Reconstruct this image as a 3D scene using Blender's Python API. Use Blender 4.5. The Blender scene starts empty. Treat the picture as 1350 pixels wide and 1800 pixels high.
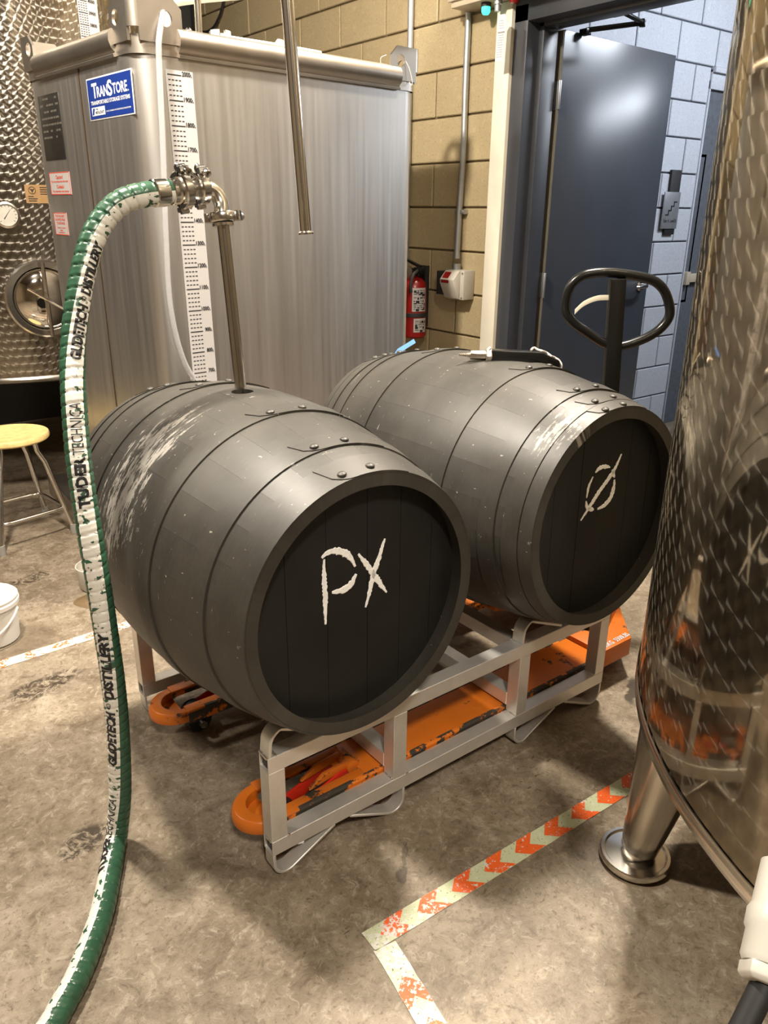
import bpy, bmesh, math, random
from mathutils import Vector, Matrix
random.seed(7)
C = bpy.context.scene.collection
S = bpy.context.scene
V = Vector
PI = math.pi

# ------------------------------------------------------------------ camera, world, lights, exposure
cam = bpy.data.cameras.new('camera')
cam.sensor_fit = 'HORIZONTAL'; cam.sensor_width = 36.0; cam.lens = 36.393
cam.clip_start = 0.02; cam.clip_end = 60
co = bpy.data.objects.new('camera', cam); C.objects.link(co)
_r = V((0.79412589, -0.60768185, 0.00931841)); _u = V((0.21360664, 0.29343241, 0.93180987)); _w = V((0.56897827, 0.73798387, -0.36282715))
co.matrix_world = Matrix(((_r.x, _u.x, -_w.x, -0.6324), (_r.y, _u.y, -_w.y, -1.2176), (_r.z, _u.z, -_w.z, 1.43144), (0, 0, 0, 1)))
S.camera = co

wd = bpy.data.worlds.new('world'); S.world = wd; wd.use_nodes = True
wd.node_tree.nodes['Background'].inputs[0].default_value = (0.80, 0.74, 0.66, 1)
wd.node_tree.nodes['Background'].inputs[1].default_value = 0.3

def area(name, loc, aim, sx, sy, power, col):
    l = bpy.data.lights.new(name, 'AREA'); l.shape = 'RECTANGLE'; l.size = sx; l.size_y = sy
    l.energy = power; l.color = col
    o = bpy.data.objects.new(name, l); C.objects.link(o); o.location = loc
    o.rotation_euler = (V(aim) - V(loc)).to_track_quat('-Z', 'Y').to_euler()
    return o
WARM = (1.0, 0.90, 0.76); COOL = (0.84, 0.91, 1.0)
area('low_bay_lamp_left', (-0.30, 0.82, 3.19), (0.9, 1.1, 0.9), 0.18, 0.18, 190, WARM)
area('high_bay_lamp_front', (-1.4, -3.3, 4.6), (0.4, 0.0, 0.2), 0.45, 0.45, 270, WARM)
area('high_bay_lamp_wall', (2.02, 0.75, 4.25), (0.7, 0.0, 0.0), 0.35, 0.2, 380, WARM)
area('fill_light_back', (-2.4, 3.0, 4.5), (-0.4, 2.0, 0.0), 0.5, 0.5, 120, WARM)  # added fill light, brightens the round tank and stool at left
area('stairwell_lamp', (3.75, 0.3, 2.95), (3.4, 1.7, 1.0), 1.3, 0.16, 62, COOL)
area('stairwell_wall_lamp', (5.25, -0.05, 2.66), (3.1, 1.42, 1.95), 1.5, 0.12, 32, COOL)

S.view_settings.view_transform = 'Standard'
S.view_settings.look = 'None'
S.view_settings.gamma = 1.0
S.view_settings.use_curve_mapping = False
S.view_settings.exposure = -0.3

# ------------------------------------------------------------------ material helpers
class NT:
    def __init__(s, name):
        s.m = bpy.data.materials.new(name); s.m.use_nodes = True
        s.t = s.m.node_tree; s.b = s.t.nodes['Principled BSDF']; s.out = s.t.nodes['Material Output']
    def n(s, typ, ins=None, **props):
        x = s.t.nodes.new(typ)
        for k, v in props.items(): setattr(x, k, v)
        for k, v in (ins or {}).items(): s.set(x.inputs[k], v)
        return x
    def set(s, sock, v):
        if hasattr(v, 'is_output') or isinstance(v, bpy.types.NodeSocket): s.t.links.new(v, sock)
        elif isinstance(v, bpy.types.Node): s.t.links.new(v.outputs[0], sock)
        else:
            if isinstance(v, (tuple, list)) and sock.type == 'RGBA' and len(v) == 3: v = (*v, 1)
            sock.default_value = v
    def math(s, op, a, b=0.0, c=0.0, clamp=False):
        x = s.t.nodes.new('ShaderNodeMath'); x.operation = op; x.use_clamp = clamp
        for i, v in enumerate((a, b, c)): s.set(x.inputs[i], v)
        return x.outputs[0]
    def pos(s): return s.n('ShaderNodeNewGeometry').outputs['Position']
    def scaled(s, vec, sc, off=(0, 0, 0)):
        x = s.n('ShaderNodeMapping'); s.set(x.inputs[0], vec); x.inputs['Scale'].default_value = sc; x.inputs['Location'].default_value = off
        return x.outputs[0]
    def noise(s, vec, scale, detail=4, rough=0.55, dist=0.0):
        x = s.n('ShaderNodeTexNoise', {'Vector': vec, 'Scale': scale, 'Detail': detail, 'Roughness': rough, 'Distortion': dist})
        return x.outputs[0]
    def ramp(s, fac, stops, interp='LINEAR'):
        x = s.n('ShaderNodeValToRGB', {'Fac': fac}); x.color_ramp.interpolation = interp
        e = x.color_ramp.elements
        while len(e) < len(stops): e.new(0.5)
        for i, (p, c) in enumerate(stops):
            e[i].position = p; e[i].color = (c, c, c, 1) if isinstance(c, (int, float)) else (*c, 1)
        return x.outputs[0]
    def mix(s, fac, a, b, blend='MIX'):
        x = s.n('ShaderNodeMix', data_type='RGBA', blend_type=blend)
        s.set(x.inputs['Factor'], fac); s.set(x.inputs['A'] if False else x.inputs[6], a); s.set(x.inputs[7], b)
        return x.outputs[2]
    def bump(s, h, strength=0.3, dist=0.002):
        x = s.n('ShaderNodeBump', {'Height': h, 'Strength': strength, 'Distance': dist})
        s.set(s.b.inputs['Normal'], x.outputs[0]); return x.outputs[0]
    def base(s, **k):
        names = dict(color='Base Color', rough='Roughness', metal='Metallic', spec='Specular IOR Level', aniso='Anisotropic', coat='Coat Weight', trans='Transmission Weight', ior='IOR', emit='Emission Color', estr='Emission Strength', alpha='Alpha', coatr='Coat Roughness')
        for kk, v in k.items(): s.set(s.b.inputs[names[kk]], v)
        return s

def plain(name, col, rough=0.5, metal=0.0, var=0.10, scale=25, bump=0.0, **k):
    t = NT(name); p = t.pos()
    f = t.noise(p, scale, 4)
    c = t.mix(t.ramp(f, [(0.3, 0.0), (0.7, 1.0)]), tuple(x * (1 - var) for x in col), tuple(min(1, x * (1 + var)) for x in col))
    t.base(color=c, rough=rough, metal=metal, **k)
    if bump: t.bump(t.noise(p, scale * 6, 3), bump, 0.001)
    return t.m

def steel(name, col, rough, streak=0.12, stretch=(45, 45, 1.2), blotch=0.2, metal=1.0):
    t = NT(name); p = t.pos()
    f = t.noise(t.scaled(p, stretch), 1.0, 5, 0.6)
    g = t.noise(t.scaled(p, (3.5, 3.5, 1.6)), 1.0, 4, 0.6)
    dark = tuple(x * (1 - streak) for x in col)
    c = t.mix(t.ramp(f, [(0.3, 0.0), (0.7, 1.0)]), dark, col)
    c = t.mix(t.ramp(g, [(0.35, 0.0), (0.7, blotch)]), c, tuple(x * 0.62 for x in col))
    r = t.math('ADD', t.math('MULTIPLY', f, 0.14), rough - 0.07)
    r = t.math('ADD', r, t.math('MULTIPLY', g, 0.10))
    t.base(color=c, rough=r, metal=metal)
    t.bump(f, 0.06, 0.001)
    return t.m

def engine_turned(name, cx, cy, R, pw, ph, col, rough=0.2, mixf=0.5, bump=0.12):
    """polished steel with overlapping circular brush marks: the brush direction turns round the centre of every spot"""
    t = NT(name); p = t.pos()
    sep = t.n('ShaderNodeSeparateXYZ', {0: p})
    x = t.math('SUBTRACT', sep.outputs[0], cx); y = t.math('SUBTRACT', sep.outputs[1], cy); z = sep.outputs[2]
    a = t.math('ARCTAN2', y, x)
    u = t.math('DIVIDE', t.math('MULTIPLY', a, R), pw); v = t.math('DIVIDE', z, ph)
    row = t.math('FLOOR', v)
    u2 = t.math('ADD', u, t.math('MULTIPLY', t.math('MODULO', row, 2.0), 0.5))
    u2 = t.math('ADD', u2, 100.0)
    du = t.math('MULTIPLY', t.math('SUBTRACT', t.math('FRACT', u2), 0.5), pw)
    dv = t.math('MULTIPLY', t.math('SUBTRACT', t.math('FRACT', v), 0.5), ph)
    sx = t.math('SINE', a); cxn = t.math('COSINE', a)
    tx = t.math('MULTIPLY', sx, dv); ty = t.math('MULTIPLY', t.math('MULTIPLY', cxn, dv), -1.0)
    tv = t.n('ShaderNodeCombineXYZ', {0: tx, 1: ty, 2: du})
    nt = t.n('ShaderNodeVectorMath', {0: tv.outputs[0]}, operation='NORMALIZE')
    rad = t.math('SQRT', t.math('ADD', t.math('MULTIPLY', du, du), t.math('MULTIPLY', dv, dv)))
    dirt = t.noise(t.scaled(p, (6, 6, 2)), 1.0, 5, 0.6)
    c = t.mix(t.ramp(dirt, [(0.35, 0.0), (0.75, 0.45)]), col, tuple(q * 0.6 for q in col))
    edge = t.ramp(t.math('DIVIDE', rad, 0.5 * pw), [(0.55, 0.0), (1.0, 0.30)])
    c = t.mix(edge, c, tuple(q * 0.5 for q in col))
    t.base(color=c, metal=1.0, rough=rough, aniso=0.85)
    t.set(t.b.inputs['Tangent'], nt.outputs[0])
    hgt = t.math('MULTIPLY', t.math('ADD', du, t.math('MULTIPLY', dv, 0.6)), 1.0)
    bm_ = t.n('ShaderNodeBump', {'Height': t.math('ADD', rad, hgt), 'Strength': bump, 'Distance': 0.12}); t.set(t.b.inputs['Anisotropic'], 0.9); t.set(t.b.inputs['Normal'], bm_.outputs[0])
    g = t.n('ShaderNodeBsdfAnisotropic' if hasattr(bpy.types, 'ShaderNodeBsdfAnisotropic') else 'ShaderNodeBsdfGlossy', {'Color': c, 'Roughness': 0.05})
    ms = t.n('ShaderNodeMixShader', {0: mixf}); t.set(ms.inputs[1], t.b.outputs[0]); t.set(ms.inputs[2], g.outputs[0])
    t.t.links.new(ms.outputs[0], t.out.inputs[0])
    return t.m

def worn_paint(name, col, under, amount=0.42, scale=14, rough=0.42, sx=(1, 1, 1)):
    t = NT(name); p = t.pos()
    n1 = t.noise(t.scaled(p, sx), scale, 8, 0.72)
    n2 = t.noise(p, scale * 0.25, 3)
    k = t.math('ADD', n1, t.math('MULTIPLY', t.math('SUBTRACT', n2, 0.5), 0.55))
    m = t.ramp(k, [(amount - 0.02, 1.0), (amount + 0.02, 0.0)])
    shade = t.mix(t.noise(p, 9, 5), tuple(x * 0.78 for x in col), tuple(min(1, x * 1.12) for x in col))
    t.base(color=t.mix(m, shade, under), rough=t.math('ADD', t.math('MULTIPLY', m, 0.25), rough))
    t.bump(m, -0.25, 0.0008)
    return t.m

M = {}
M['steel'] = steel('brushed_steel', (0.64, 0.615, 0.585), 0.38, 0.12)
M['steel_rail'] = steel('rail_steel', (0.55, 0.50, 0.44), 0.34, 0.10, (6, 6, 6))
M['polished'] = steel('polished_steel', (0.80, 0.77, 0.72), 0.13, 0.05, (3, 3, 1), 0.1)
M['polished_dull'] = steel('worn_polished_steel', (0.62, 0.58, 0.52), 0.17, 0.08, (14, 14, 3), 0.25)
M['alu'] = steel('welded_aluminium', (0.80, 0.78, 0.74), 0.40, 0.10, (30, 30, 30), 0.15, 0.72)
M['bore_shade'] = plain('tube_shade_dark', (0.03, 0.03, 0.03), 0.6)  # near-black colour standing for shade inside the rack tubes
M['weld'] = plain('weld_metal', (0.82, 0.80, 0.77), 0.28, 1.0, 0.1)
M['black'] = plain('black_gloss_paint', (0.009, 0.009, 0.0085), 0.25, 0, 0.2, spec=0.4)
M['black_matt'] = plain('black_matt', (0.016, 0.016, 0.016), 0.6, 0, 0.2)
M['white_plastic'] = plain('white_plastic', (0.60, 0.575, 0.52), 0.38, 0, 0.03, 8)
M['cream'] = plain('cream_paint', (0.70, 0.66, 0.55), 0.45, 0, 0.05, 8)
M['white_paper'] = plain('white_print', (0.42, 0.40, 0.39), 0.45, 0, 0.03, 5)
M['ink'] = plain('black_ink', (0.012, 0.012, 0.014), 0.5)
M['red_ink'] = plain('red_ink', (0.62, 0.06, 0.03), 0.5)
M['blue_sign'] = plain('blue_sign', (0.007, 0.028, 0.19), 0.35, 0, 0.08)
M['white_sign'] = plain('white_sign', (0.62, 0.63, 0.65), 0.4, 0, 0.02)
M['chalk'] = plain('chalk', (0.95, 0.95, 0.93), 0.9, 0, 0.14, 160, 0.4)
M['orange'] = worn_paint('orange_jack_paint', (0.60, 0.150, 0.012), (0.035, 0.026, 0.018), 0.365, 15, 0.38)
M['orange_edge'] = worn_paint('chipped_orange_edge', (0.78, 0.20, 0.015), (0.045, 0.038, 0.028), 0.54, 26, 0.5)
M['red_paint'] = plain('red_machine_paint', (0.50, 0.022, 0.008), 0.4, 0, 0.15)
M['rubber'] = plain('black_rubber', (0.014, 0.014, 0.014), 0.55)
M['red_gloss'] = plain('red_cylinder_paint', (0.22, 0.006, 0.005), 0.3, 0, 0.1)
M['door'] = plain('blue_grey_door_paint', (0.050, 0.056, 0.069), 0.27, 0, 0.07, 4, 0.05)
M['frame'] = plain('door_frame_paint', (0.045, 0.048, 0.058), 0.36, 0, 0.06, 6)
M['door_edge'] = plain('door_edge_primer', (0.16, 0.145, 0.11), 0.5, 0, 0.1, 10)
M['beige'] = plain('beige_steel', (0.52, 0.45, 0.34), 0.4, 0, 0.05)
M['grey_box'] = plain('grey_enclosure', (0.42, 0.39, 0.34), 0.42, 0, 0.06)
M['galv'] = steel('galvanised_conduit', (0.52, 0.54, 0.56), 0.38, 0.15, (20, 20, 20), 0.2, 0.85)
M['yellow_seat'] = plain('worn_yellow_seat', (0.78, 0.58, 0.24), 0.45, 0, 0.18, 34)
M['wood_trim'] = plain('tan_window_bead', (0.52, 0.42, 0.30), 0.5)
M['glass_grey'] = plain('grey_wired_glass', (0.12, 0.12, 0.14), 0.12, 0, 0.05)
M['lamp_green'] = NT('lit_green_pilot').base(color=(0.05, 0.6, 0.45), emit=(0.05, 0.95, 0.62), estr=2.2).m
M['blue_tape'] = plain('blue_masking_tape', (0.10, 0.26, 0.68), 0.55, 0, 0.08)
M['tan_sticker'] = plain('tan_sticker', (0.34, 0.20, 0.085), 0.45, 0, 0.08)
M['plate_dark'] = plain('dark_data_plate', (0.05, 0.047, 0.042), 0.3, 0.6, 0.2, 60)
M['plate_mark'] = plain('data_plate_print', (0.11, 0.10, 0.085), 0.4)
M['sign_metal'] = plain('sign_metal', (0.30, 0.31, 0.33), 0.42, 0.5, 0.08)
M['dial'] = plain('dial_face', (0.52, 0.49, 0.43), 0.3)
M['rope'] = plain('grey_cord', (0.50, 0.48, 0.44), 0.8, 0, 0.25, 80)
M['steel_tip'] = plain('bright_fitting', (0.72, 0.66, 0.58), 0.28, 1.0, 0.1)
M['green_hose'] = plain('green_hose_rubber', (0.030, 0.088, 0.050), 0.30, 0, 0.18, 40)
M['puddle'] = plain('wet_patch', (0.16, 0.11, 0.06), 0.12, 0, 0.2, 12)

t = NT('clear_vinyl'); t.base(color=(0.86, 0.86, 0.88), rough=0.12, trans=0.75, ior=1.25); M['vinyl'] = t.m

# hose stripe: white print band with worn-off green patches
t = NT('hose_stripe'); p = t.pos()
k = t.noise(t.scaled(p, (1, 1, 1.6)), 42, 3, 0.5)
m_ = t.ramp(k, [(0.37, 1.0), (0.385, 0.0)])
k2 = t.noise(t.scaled(p, (1, 1, 0.8)), 90, 4, 0.7)
m2 = t.ramp(k2, [(0.33, 1.0), (0.35, 0.0)])
cc = t.mix(m_, (0.70, 0.68, 0.62), (0.030, 0.088, 0.050)); cc = t.mix(m2, cc, (0.02, 0.03, 0.02))
t.base(color=cc, rough=0.45); M['stripe'] = t.m

# barrel paint: dusty black paint, wear in streaks running round the barrel
def barrel_paint(name, cx, cy, cz, scuff):
    t = NT(name); p = t.pos()
    sep = t.n('ShaderNodeSeparateXYZ', {0: p})
    x = t.math('SUBTRACT', sep.outputs[0], cx); y = t.math('SUBTRACT', sep.outputs[1], cy); z = t.math('SUBTRACT', sep.outputs[2], cz)
    a = t.math('ARCTAN2', z, x)
    uv = t.n('ShaderNodeCombineXYZ', {0: t.math('MULTIPLY', a, 0.33), 1: y, 2: 0.0}).outputs[0]
    big = t.noise(t.scaled(uv, (3, 6, 1)), 1.0, 5, 0.6)
    grain = t.noise(t.scaled(uv, (40, 260, 1)), 1.0, 3, 0.6)
    c = t.mix(t.ramp(big, [(0.3, 0.0), (0.72, 1.0)]), (0.023, 0.021, 0.0175), (0.052, 0.047, 0.039))
    c = t.mix(t.ramp(grain, [(0.45, 0.0), (0.8, 0.18)]), c, (0.10, 0.092, 0.08))
    # fine pale flecks and scratches
    fl = t.noise(t.scaled(uv, (90, 55, 1)), 1.0, 2, 0.5)
    c = t.mix(t.ramp(fl, [(0.73, 0.0), (0.745, 0.6)]), c, (0.42, 0.39, 0.34))
    st = t.noise(t.scaled(uv, (5, 75, 1)), 1.0, 6, 0.75)
    # scuffed zone: where the barrel has rubbed on its neighbours
    wa = t.ramp(t.math('DIVIDE', t.math('SUBTRACT', a, scuff[0] - scuff[1]), 2 * scuff[1]), [(0.0, 0.0), (0.35, 1.0), (0.65, 1.0), (1.0, 0.0)])
    wy = t.ramp(t.math('DIVIDE', t.math('SUBTRACT', y, scuff[2] - scuff[3]), 2 * scuff[3]), [(0.0, 0.0), (0.4, 1.0), (0.6, 1.0), (1.0, 0.0)])
    zone = t.math('MULTIPLY', wa, wy)
    sm = t.math('ADD', st, t.math('MULTIPLY', zone, scuff[4]))
    blot = t.noise(t.scaled(uv, (26, 60, 1)), 1.0, 6, 0.75)
    sm = t.math('ADD', sm, t.math('MULTIPLY', t.math('SUBTRACT', blot, 0.5), 0.95))
    c = t.mix(t.ramp(sm, [(0.70, 0.0), (0.76, 0.75)]), c, (0.33, 0.31, 0.28))
    r = t.math('ADD', t.math('MULTIPLY', big, 0.16), 0.40)
    t.base(color=c, rough=r, spec=0.55)
    t.bump(t.math('ADD', t.math('MULTIPLY', grain, 0.5), st), 0.16, 0.0012)
    return t.m

# concrete floor
t = NT('stained_concrete'); p = t.pos()
n1 = t.noise(p, 1.3, 6, 0.62, 0.8); n2 = t.noise(p, 8, 8, 0.72, 0.6); n3 = t.noise(p, 75, 4, 0.75); n4 = t.noise(p, 3.1, 6, 0.72, 1.4)
c = t.mix(t.ramp(n1, [(0.32, 0.0), (0.66, 1.0)]), (0.180, 0.142, 0.098), (0.290, 0.238, 0.176))
c = t.mix(t.ramp(n2, [(0.36, 0.75), (0.56, 0.0)]), c, (0.105, 0.075, 0.045))
c = t.mix(t.ramp(n4, [(0.54, 0.0), (0.70, 0.4)]), c, (0.43, 0.365, 0.285))
fine = t.noise(p, 30, 7, 0.78, 1.0)
c = t.mix(t.ramp(fine, [(0.53, 0.0), (0.64, 0.6)]), c, (0.40, 0.35, 0.275))
c = t.mix(t.ramp(fine, [(0.33, 0.8), (0.46, 0.0)]), c, (0.085, 0.062, 0.038))
c = t.mix(t.ramp(n3, [(0.32, 0.8), (0.45, 0.0)]), c, (0.10, 0.072, 0.045))
# oil drips and boot marks, in clusters
vo = t.noise(t.scaled(p, (13, 34, 1)), 1.0, 5, 0.75, 1.6); cl = t.noise(p, 1.9, 2)
k = t.math('ADD', vo, t.math('MULTIPLY', t.math('SUBTRACT', cl, 0.5), 0.5))
c = t.mix(t.ramp(k, [(0.72, 0.0), (0.745, 0.85)]), c, (0.040, 0.027, 0.017))
# single stains: oil drips, boot marks, a chipped pit, rust ring round the tank foot, wet ring round the bucket
wob = t.n('ShaderNodeVectorMath', {0: t.n('ShaderNodeTexNoise', {'Vector': p, 'Scale': 28.0, 'Detail': 5}).outputs['Color'], 1: (0.5, 0.5, 0.5)}, operation='SUBTRACT').outputs[0]
def stain(x, y, rx, ry, rot, w, col, strength, gain=0.0):
    global c
    q = t.n('ShaderNodeVectorMath', {0: p, 1: t.n('ShaderNodeVectorMath', {0: wob, 1: (w, w, 0)}, operation='MULTIPLY').outputs[0]}, operation='ADD').outputs[0]
    mp = t.n('ShaderNodeMapping', {'Vector': q}, vector_type='TEXTURE')
    mp.inputs['Location'].default_value = (x, y, 0); mp.inputs['Rotation'].default_value = (0, 0, rot); mp.inputs['Scale'].default_value = (rx, ry, 1)
    d = t.n('ShaderNodeVectorMath', {0: mp.outputs[0]}, operation='LENGTH').outputs['Value']
    m = t.ramp(d, [(0.72, strength), (1.0, 0.0)])
    if gain: m = t.math('MULTIPLY', m, t.ramp(fine, [(0.5 - gain, 1.0), (0.5 + gain, 0.0)]))
    c = t.mix(m, c, col)
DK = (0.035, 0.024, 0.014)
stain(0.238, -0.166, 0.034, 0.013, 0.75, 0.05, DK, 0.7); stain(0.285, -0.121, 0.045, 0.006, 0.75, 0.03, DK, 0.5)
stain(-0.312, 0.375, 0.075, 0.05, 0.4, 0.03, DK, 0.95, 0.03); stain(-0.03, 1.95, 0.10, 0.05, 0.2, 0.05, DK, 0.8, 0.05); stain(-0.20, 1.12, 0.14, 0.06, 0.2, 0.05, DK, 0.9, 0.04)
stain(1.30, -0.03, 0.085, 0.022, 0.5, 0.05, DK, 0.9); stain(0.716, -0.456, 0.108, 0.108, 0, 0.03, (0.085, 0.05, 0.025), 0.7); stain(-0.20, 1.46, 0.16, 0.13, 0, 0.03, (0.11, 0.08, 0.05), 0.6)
t.base(color=c, rough=t.math('ADD', t.math('MULTIPLY', n2, 0.4), 0.30), spec=0.4)
t.bump(t.math('ADD', t.math('ADD', n3, t.math('MULTIPLY', fine, 0.9)), t.math('MULTIPLY', n2, 0.8)), 0.3, 0.003); M['floor'] = t.m

def block_mat(name, c0, c1, pit, bump):
    t = NT(name); p = t.pos()
    rnd = t.n('ShaderNodeObjectInfo').outputs['Random']
    n = t.noise(p, 5, 6, 0.6); f = t.noise(p, 120, 4, 0.7); g = t.noise(p, 34, 5, 0.7)
    c = t.mix(t.math('ADD', t.math('MULTIPLY', n, 0.7), t.math('MULTIPLY', rnd, 0.3)), c0, c1)
    c = t.mix(t.ramp(f, [(0.32, 0.6), (0.45, 0.0)]), c, pit)
    c = t.mix(t.ramp(g, [(0.56, 0.0), (0.72, 0.35)]), c, tuple(min(1, x * 1.3) for x in c1))
    t.base(color=c, rough=0.8, spec=0.25)
    t.bump(t.math('ADD', f, t.math('MULTIPLY', g, 0.8)), bump, 0.004)
    return t.m
M['block_tan'] = block_mat('tan_block', (0.32, 0.25, 0.14), (0.44, 0.36, 0.22), (0.17, 0.12, 0.055), 0.45)
M['mortar_tan'] = plain('tan_mortar', (0.17, 0.125, 0.065), 0.9, 0, 0.15, 30, 0.4)
M['block_grey'] = block_mat('grey_painted_block', (0.44, 0.46, 0.51), (0.52, 0.54, 0.60), (0.2, 0.21, 0.24), 0.3)
M['mortar_grey'] = plain('grey_mortar', (0.10, 0.11, 0.13), 0.9, 0, 0.15, 30, 0.3)
M['wall_plain'] = plain('distant_warm_wall', (0.26, 0.20, 0.13), 0.8, 0, 0.2, 1.5)
M['wall_dark'] = plain('dark_back_wall', (0.035, 0.032, 0.03), 0.8, 0, 0.2, 1.5)
M['ceiling'] = plain('dark_roof_deck', (0.14, 0.115, 0.085), 0.8, 0, 0.25, 1.0)

def tape_mat(name, col, thr):
    t = NT(name); p = t.pos()
    n = t.noise(p, 85, 6, 0.75); g = t.noise(p, 11, 3)
    sep = t.n('ShaderNodeSeparateXYZ', {0: p})
    corner = t.n('ShaderNodeVectorMath', {0: p}, operation='DISTANCE'); corner.inputs[1].default_value = (0.08, -0.30, 0)
    near = t.ramp(corner.outputs['Value'], [(0.04, 0.12), (0.30, 0.0)])
    far = t.ramp(sep.outputs[1], [(0.5, 0.0), (0.6, 0.085)])
    k = t.math('ADD', n, t.math('MULTIPLY', t.math('SUBTRACT', g, 0.5), 0.35))
    k = t.math('SUBTRACT', t.math('SUBTRACT', k, near), far)
    m1 = t.ramp(k, [(thr - 0.02, 1.0), (thr, 0.0)])
    n2 = t.noise(p, 150, 3, 0.7)
    c = t.mix(m1, col, (0.66, 0.64, 0.60))
    c = t.mix(t.ramp(n2, [(0.34, 0.9), (0.375, 0.0)]), c, (0.09, 0.07, 0.05))
    t.base(color=c, rough=0.5); return t.m
M['tape_pale'] = tape_mat('pale_luminous_tape', (0.54, 0.58, 0.38), 0.40)
M['tape_orange'] = tape_mat('orange_tape', (0.80, 0.12, 0.016), 0.405)

# ------------------------------------------------------------------ mesh helpers
class G:
    def __init__(s): s.v = []; s.f = []
    def add(s, vs, fs):
        b = len(s.v); s.v += [V(x) for x in vs]; s.f += [tuple(i + b for i in f) for f in fs]; return s
    def box(s, lo, hi, M_=None):
        x0, y0, z0 = lo; x1, y1, z1 = hi
        vs = [V(q) for q in ((x0, y0, z0), (x1, y0, z0), (x1, y1, z0), (x0, y1, z0), (x0, y0, z1), (x1, y0, z1), (x1, y1, z1), (x0, y1, z1))]
        if M_: vs = [M_ @ q for q in vs]
        return s.add(vs, [(3, 2, 1, 0), (4, 5, 6, 7), (0, 1, 5, 4), (1, 2, 6, 5), (2, 3, 7, 6), (3, 0, 4, 7)])
    def tube(s, pts, r, n=12, cap=True, closed=False, up=None):
        pts = [V(q) for q in pts]; k = len(pts)
        rs = r if isinstance(r, (list, tuple)) else [r] * k
        ring = []; nn = None
        for i, q in enumerate(pts):
            if closed: tan = (pts[(i + 1) % k] - pts[i - 1]).normalized()
            else: tan = (pts[min(i + 1, k - 1)] - pts[max(i - 1, 0)]).normalized()
            if nn is None:
                a = up or (V((0, 0, 1)) if abs(tan.z) < 0.9 else V((1, 0, 0)))
                nn = (V(a) - tan * tan.dot(V(a))).normalized()
            else: nn = (nn - tan * tan.dot(nn)).normalized()
            bb = tan.cross(nn)
            ring.append([q + (nn * math.cos(2 * PI * j / n) + bb * math.sin(2 * PI * j / n)) * rs[i] for j in range(n)])
        vs = [q for rr in ring for q in rr]; fs = []
        for i in range(k if closed else k - 1):
            for j in range(n):
                a, b = i * n + j, i * n + (j + 1) % n; c, d = ((i + 1) % k) * n + (j + 1) % n, ((i + 1) % k) * n + j
                fs.append((a, b, c, d))
        if cap and not closed: fs += [tuple(range(n))[::-1], tuple(range((k - 1) * n, k * n))]
        return s.add(vs, fs)
    def lathe(s, prof, o=(0, 0, 0), ax=(0, 0, 1), n=32, a0=0.0, a1=2 * PI, ref=None):
        ax = V(ax).normalized(); o = V(o)
        e = V(ref) if ref else (V((1, 0, 0)) if abs(ax.x) < 0.9 else V((0, 1, 0)))
        e = (e - ax * ax.dot(e)).normalized(); g = ax.cross(e)
        full = abs(a1 - a0 - 2 * PI) < 1e-6; m = n if full else n + 1
        vs = [o + ax * h + (e * math.cos(a0 + (a1 - a0) * j / n) + g * math.sin(a0 + (a1 - a0) * j / n)) * r for r, h in prof for j in range(m)]
        fs = []
        for i in range(len(prof) - 1):
            for j in range(n):
                a, b = i * m + j, i * m + (j + 1) % m; fs.append((a, b, (i + 1) * m + (j + 1) % m, (i + 1) * m + j))
        return s.add(vs, fs)
    def cyl(s, p0, p1, r, n=20, r1=None):
        return s.tube([p0, p1], [r, r if r1 is None else r1], n)
    def prism(s, poly, o, ex, ey, th):
        """flat polygon (list of 2D) in the plane o, ex, ey, extruded by th along ex x ey"""
        ex = V(ex); ey = V(ey); n = ex.cross(ey).normalized(); o = V(o); k = len(poly)
        vs = [o + ex * a + ey * b for a, b in poly] + [o + ex * a + ey * b + n * th for a, b in poly]
        return s.add(vs, [tuple(range(k))[::-1], tuple(range(k, 2 * k))] + [(i, (i + 1) % k, k + (i + 1) % k, k + i) for i in range(k)])
    def sphere(s, c, r, n=12, sz=1.0, ax=(0, 0, 1)):
        prof = [(max(1e-5, r * math.sin(PI * i / (n // 2 * 2 // 2))), -r * sz * math.cos(PI * i / (n // 2 * 2 // 2))) for i in range(n // 2 * 2 // 2 + 1)]
        return s.lathe(prof, c, ax, n)
    def strip(s, path, half_w, th, wdir):
        """flat bar following path; width along wdir, thickness across"""
        path = [V(q) for q in path]; w = V(wdir).normalized(); k = len(path); vs = []
        for i, q in enumerate(path):
            tan = (path[min(i + 1, k - 1)] - path[max(i - 1, 0)]).normalized(); n = tan.cross(w).normalized()
            vs += [q - w * half_w - n * th / 2, q + w * half_w - n * th / 2, q + w * half_w + n * th / 2, q - w * half_w + n * th / 2]
        fs = [(0, 1, 2, 3), ((k - 1) * 4 + 3, (k - 1) * 4 + 2, (k - 1) * 4 + 1, (k - 1) * 4)]
        for i in range(k - 1):
            for j in range(4): fs.append((i * 4 + j, (i + 1) * 4 + j, (i + 1) * 4 + (j + 1) % 4, i * 4 + (j + 1) % 4))
        return s.add(vs, fs)
    def mesh(s, name, off=(0, 0, 0), bevel=0.0, smooth=35, seg=2):
        me = bpy.data.meshes.new(name); off = V(off)
        me.from_pydata([tuple(q - off) for q in s.v], [], s.f); me.validate()
        bm = bmesh.new(); bm.from_mesh(me)
        bmesh.ops.recalc_face_normals(bm, faces=bm.faces)
        if bevel:
            ed = [e for e in bm.edges if len(e.link_faces) == 2 and e.calc_face_angle(0) > 0.6]
            bmesh.ops.bevel(bm, geom=ed, offset=bevel, segments=seg, affect='EDGES', profile=0.5, clamp_overlap=True)
        bm.to_mesh(me); bm.free()
        if smooth:
            me.polygons.foreach_set('use_smooth', [True] * len(me.polygons))
            me.set_sharp_from_angle(angle=math.radians(smooth))
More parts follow.
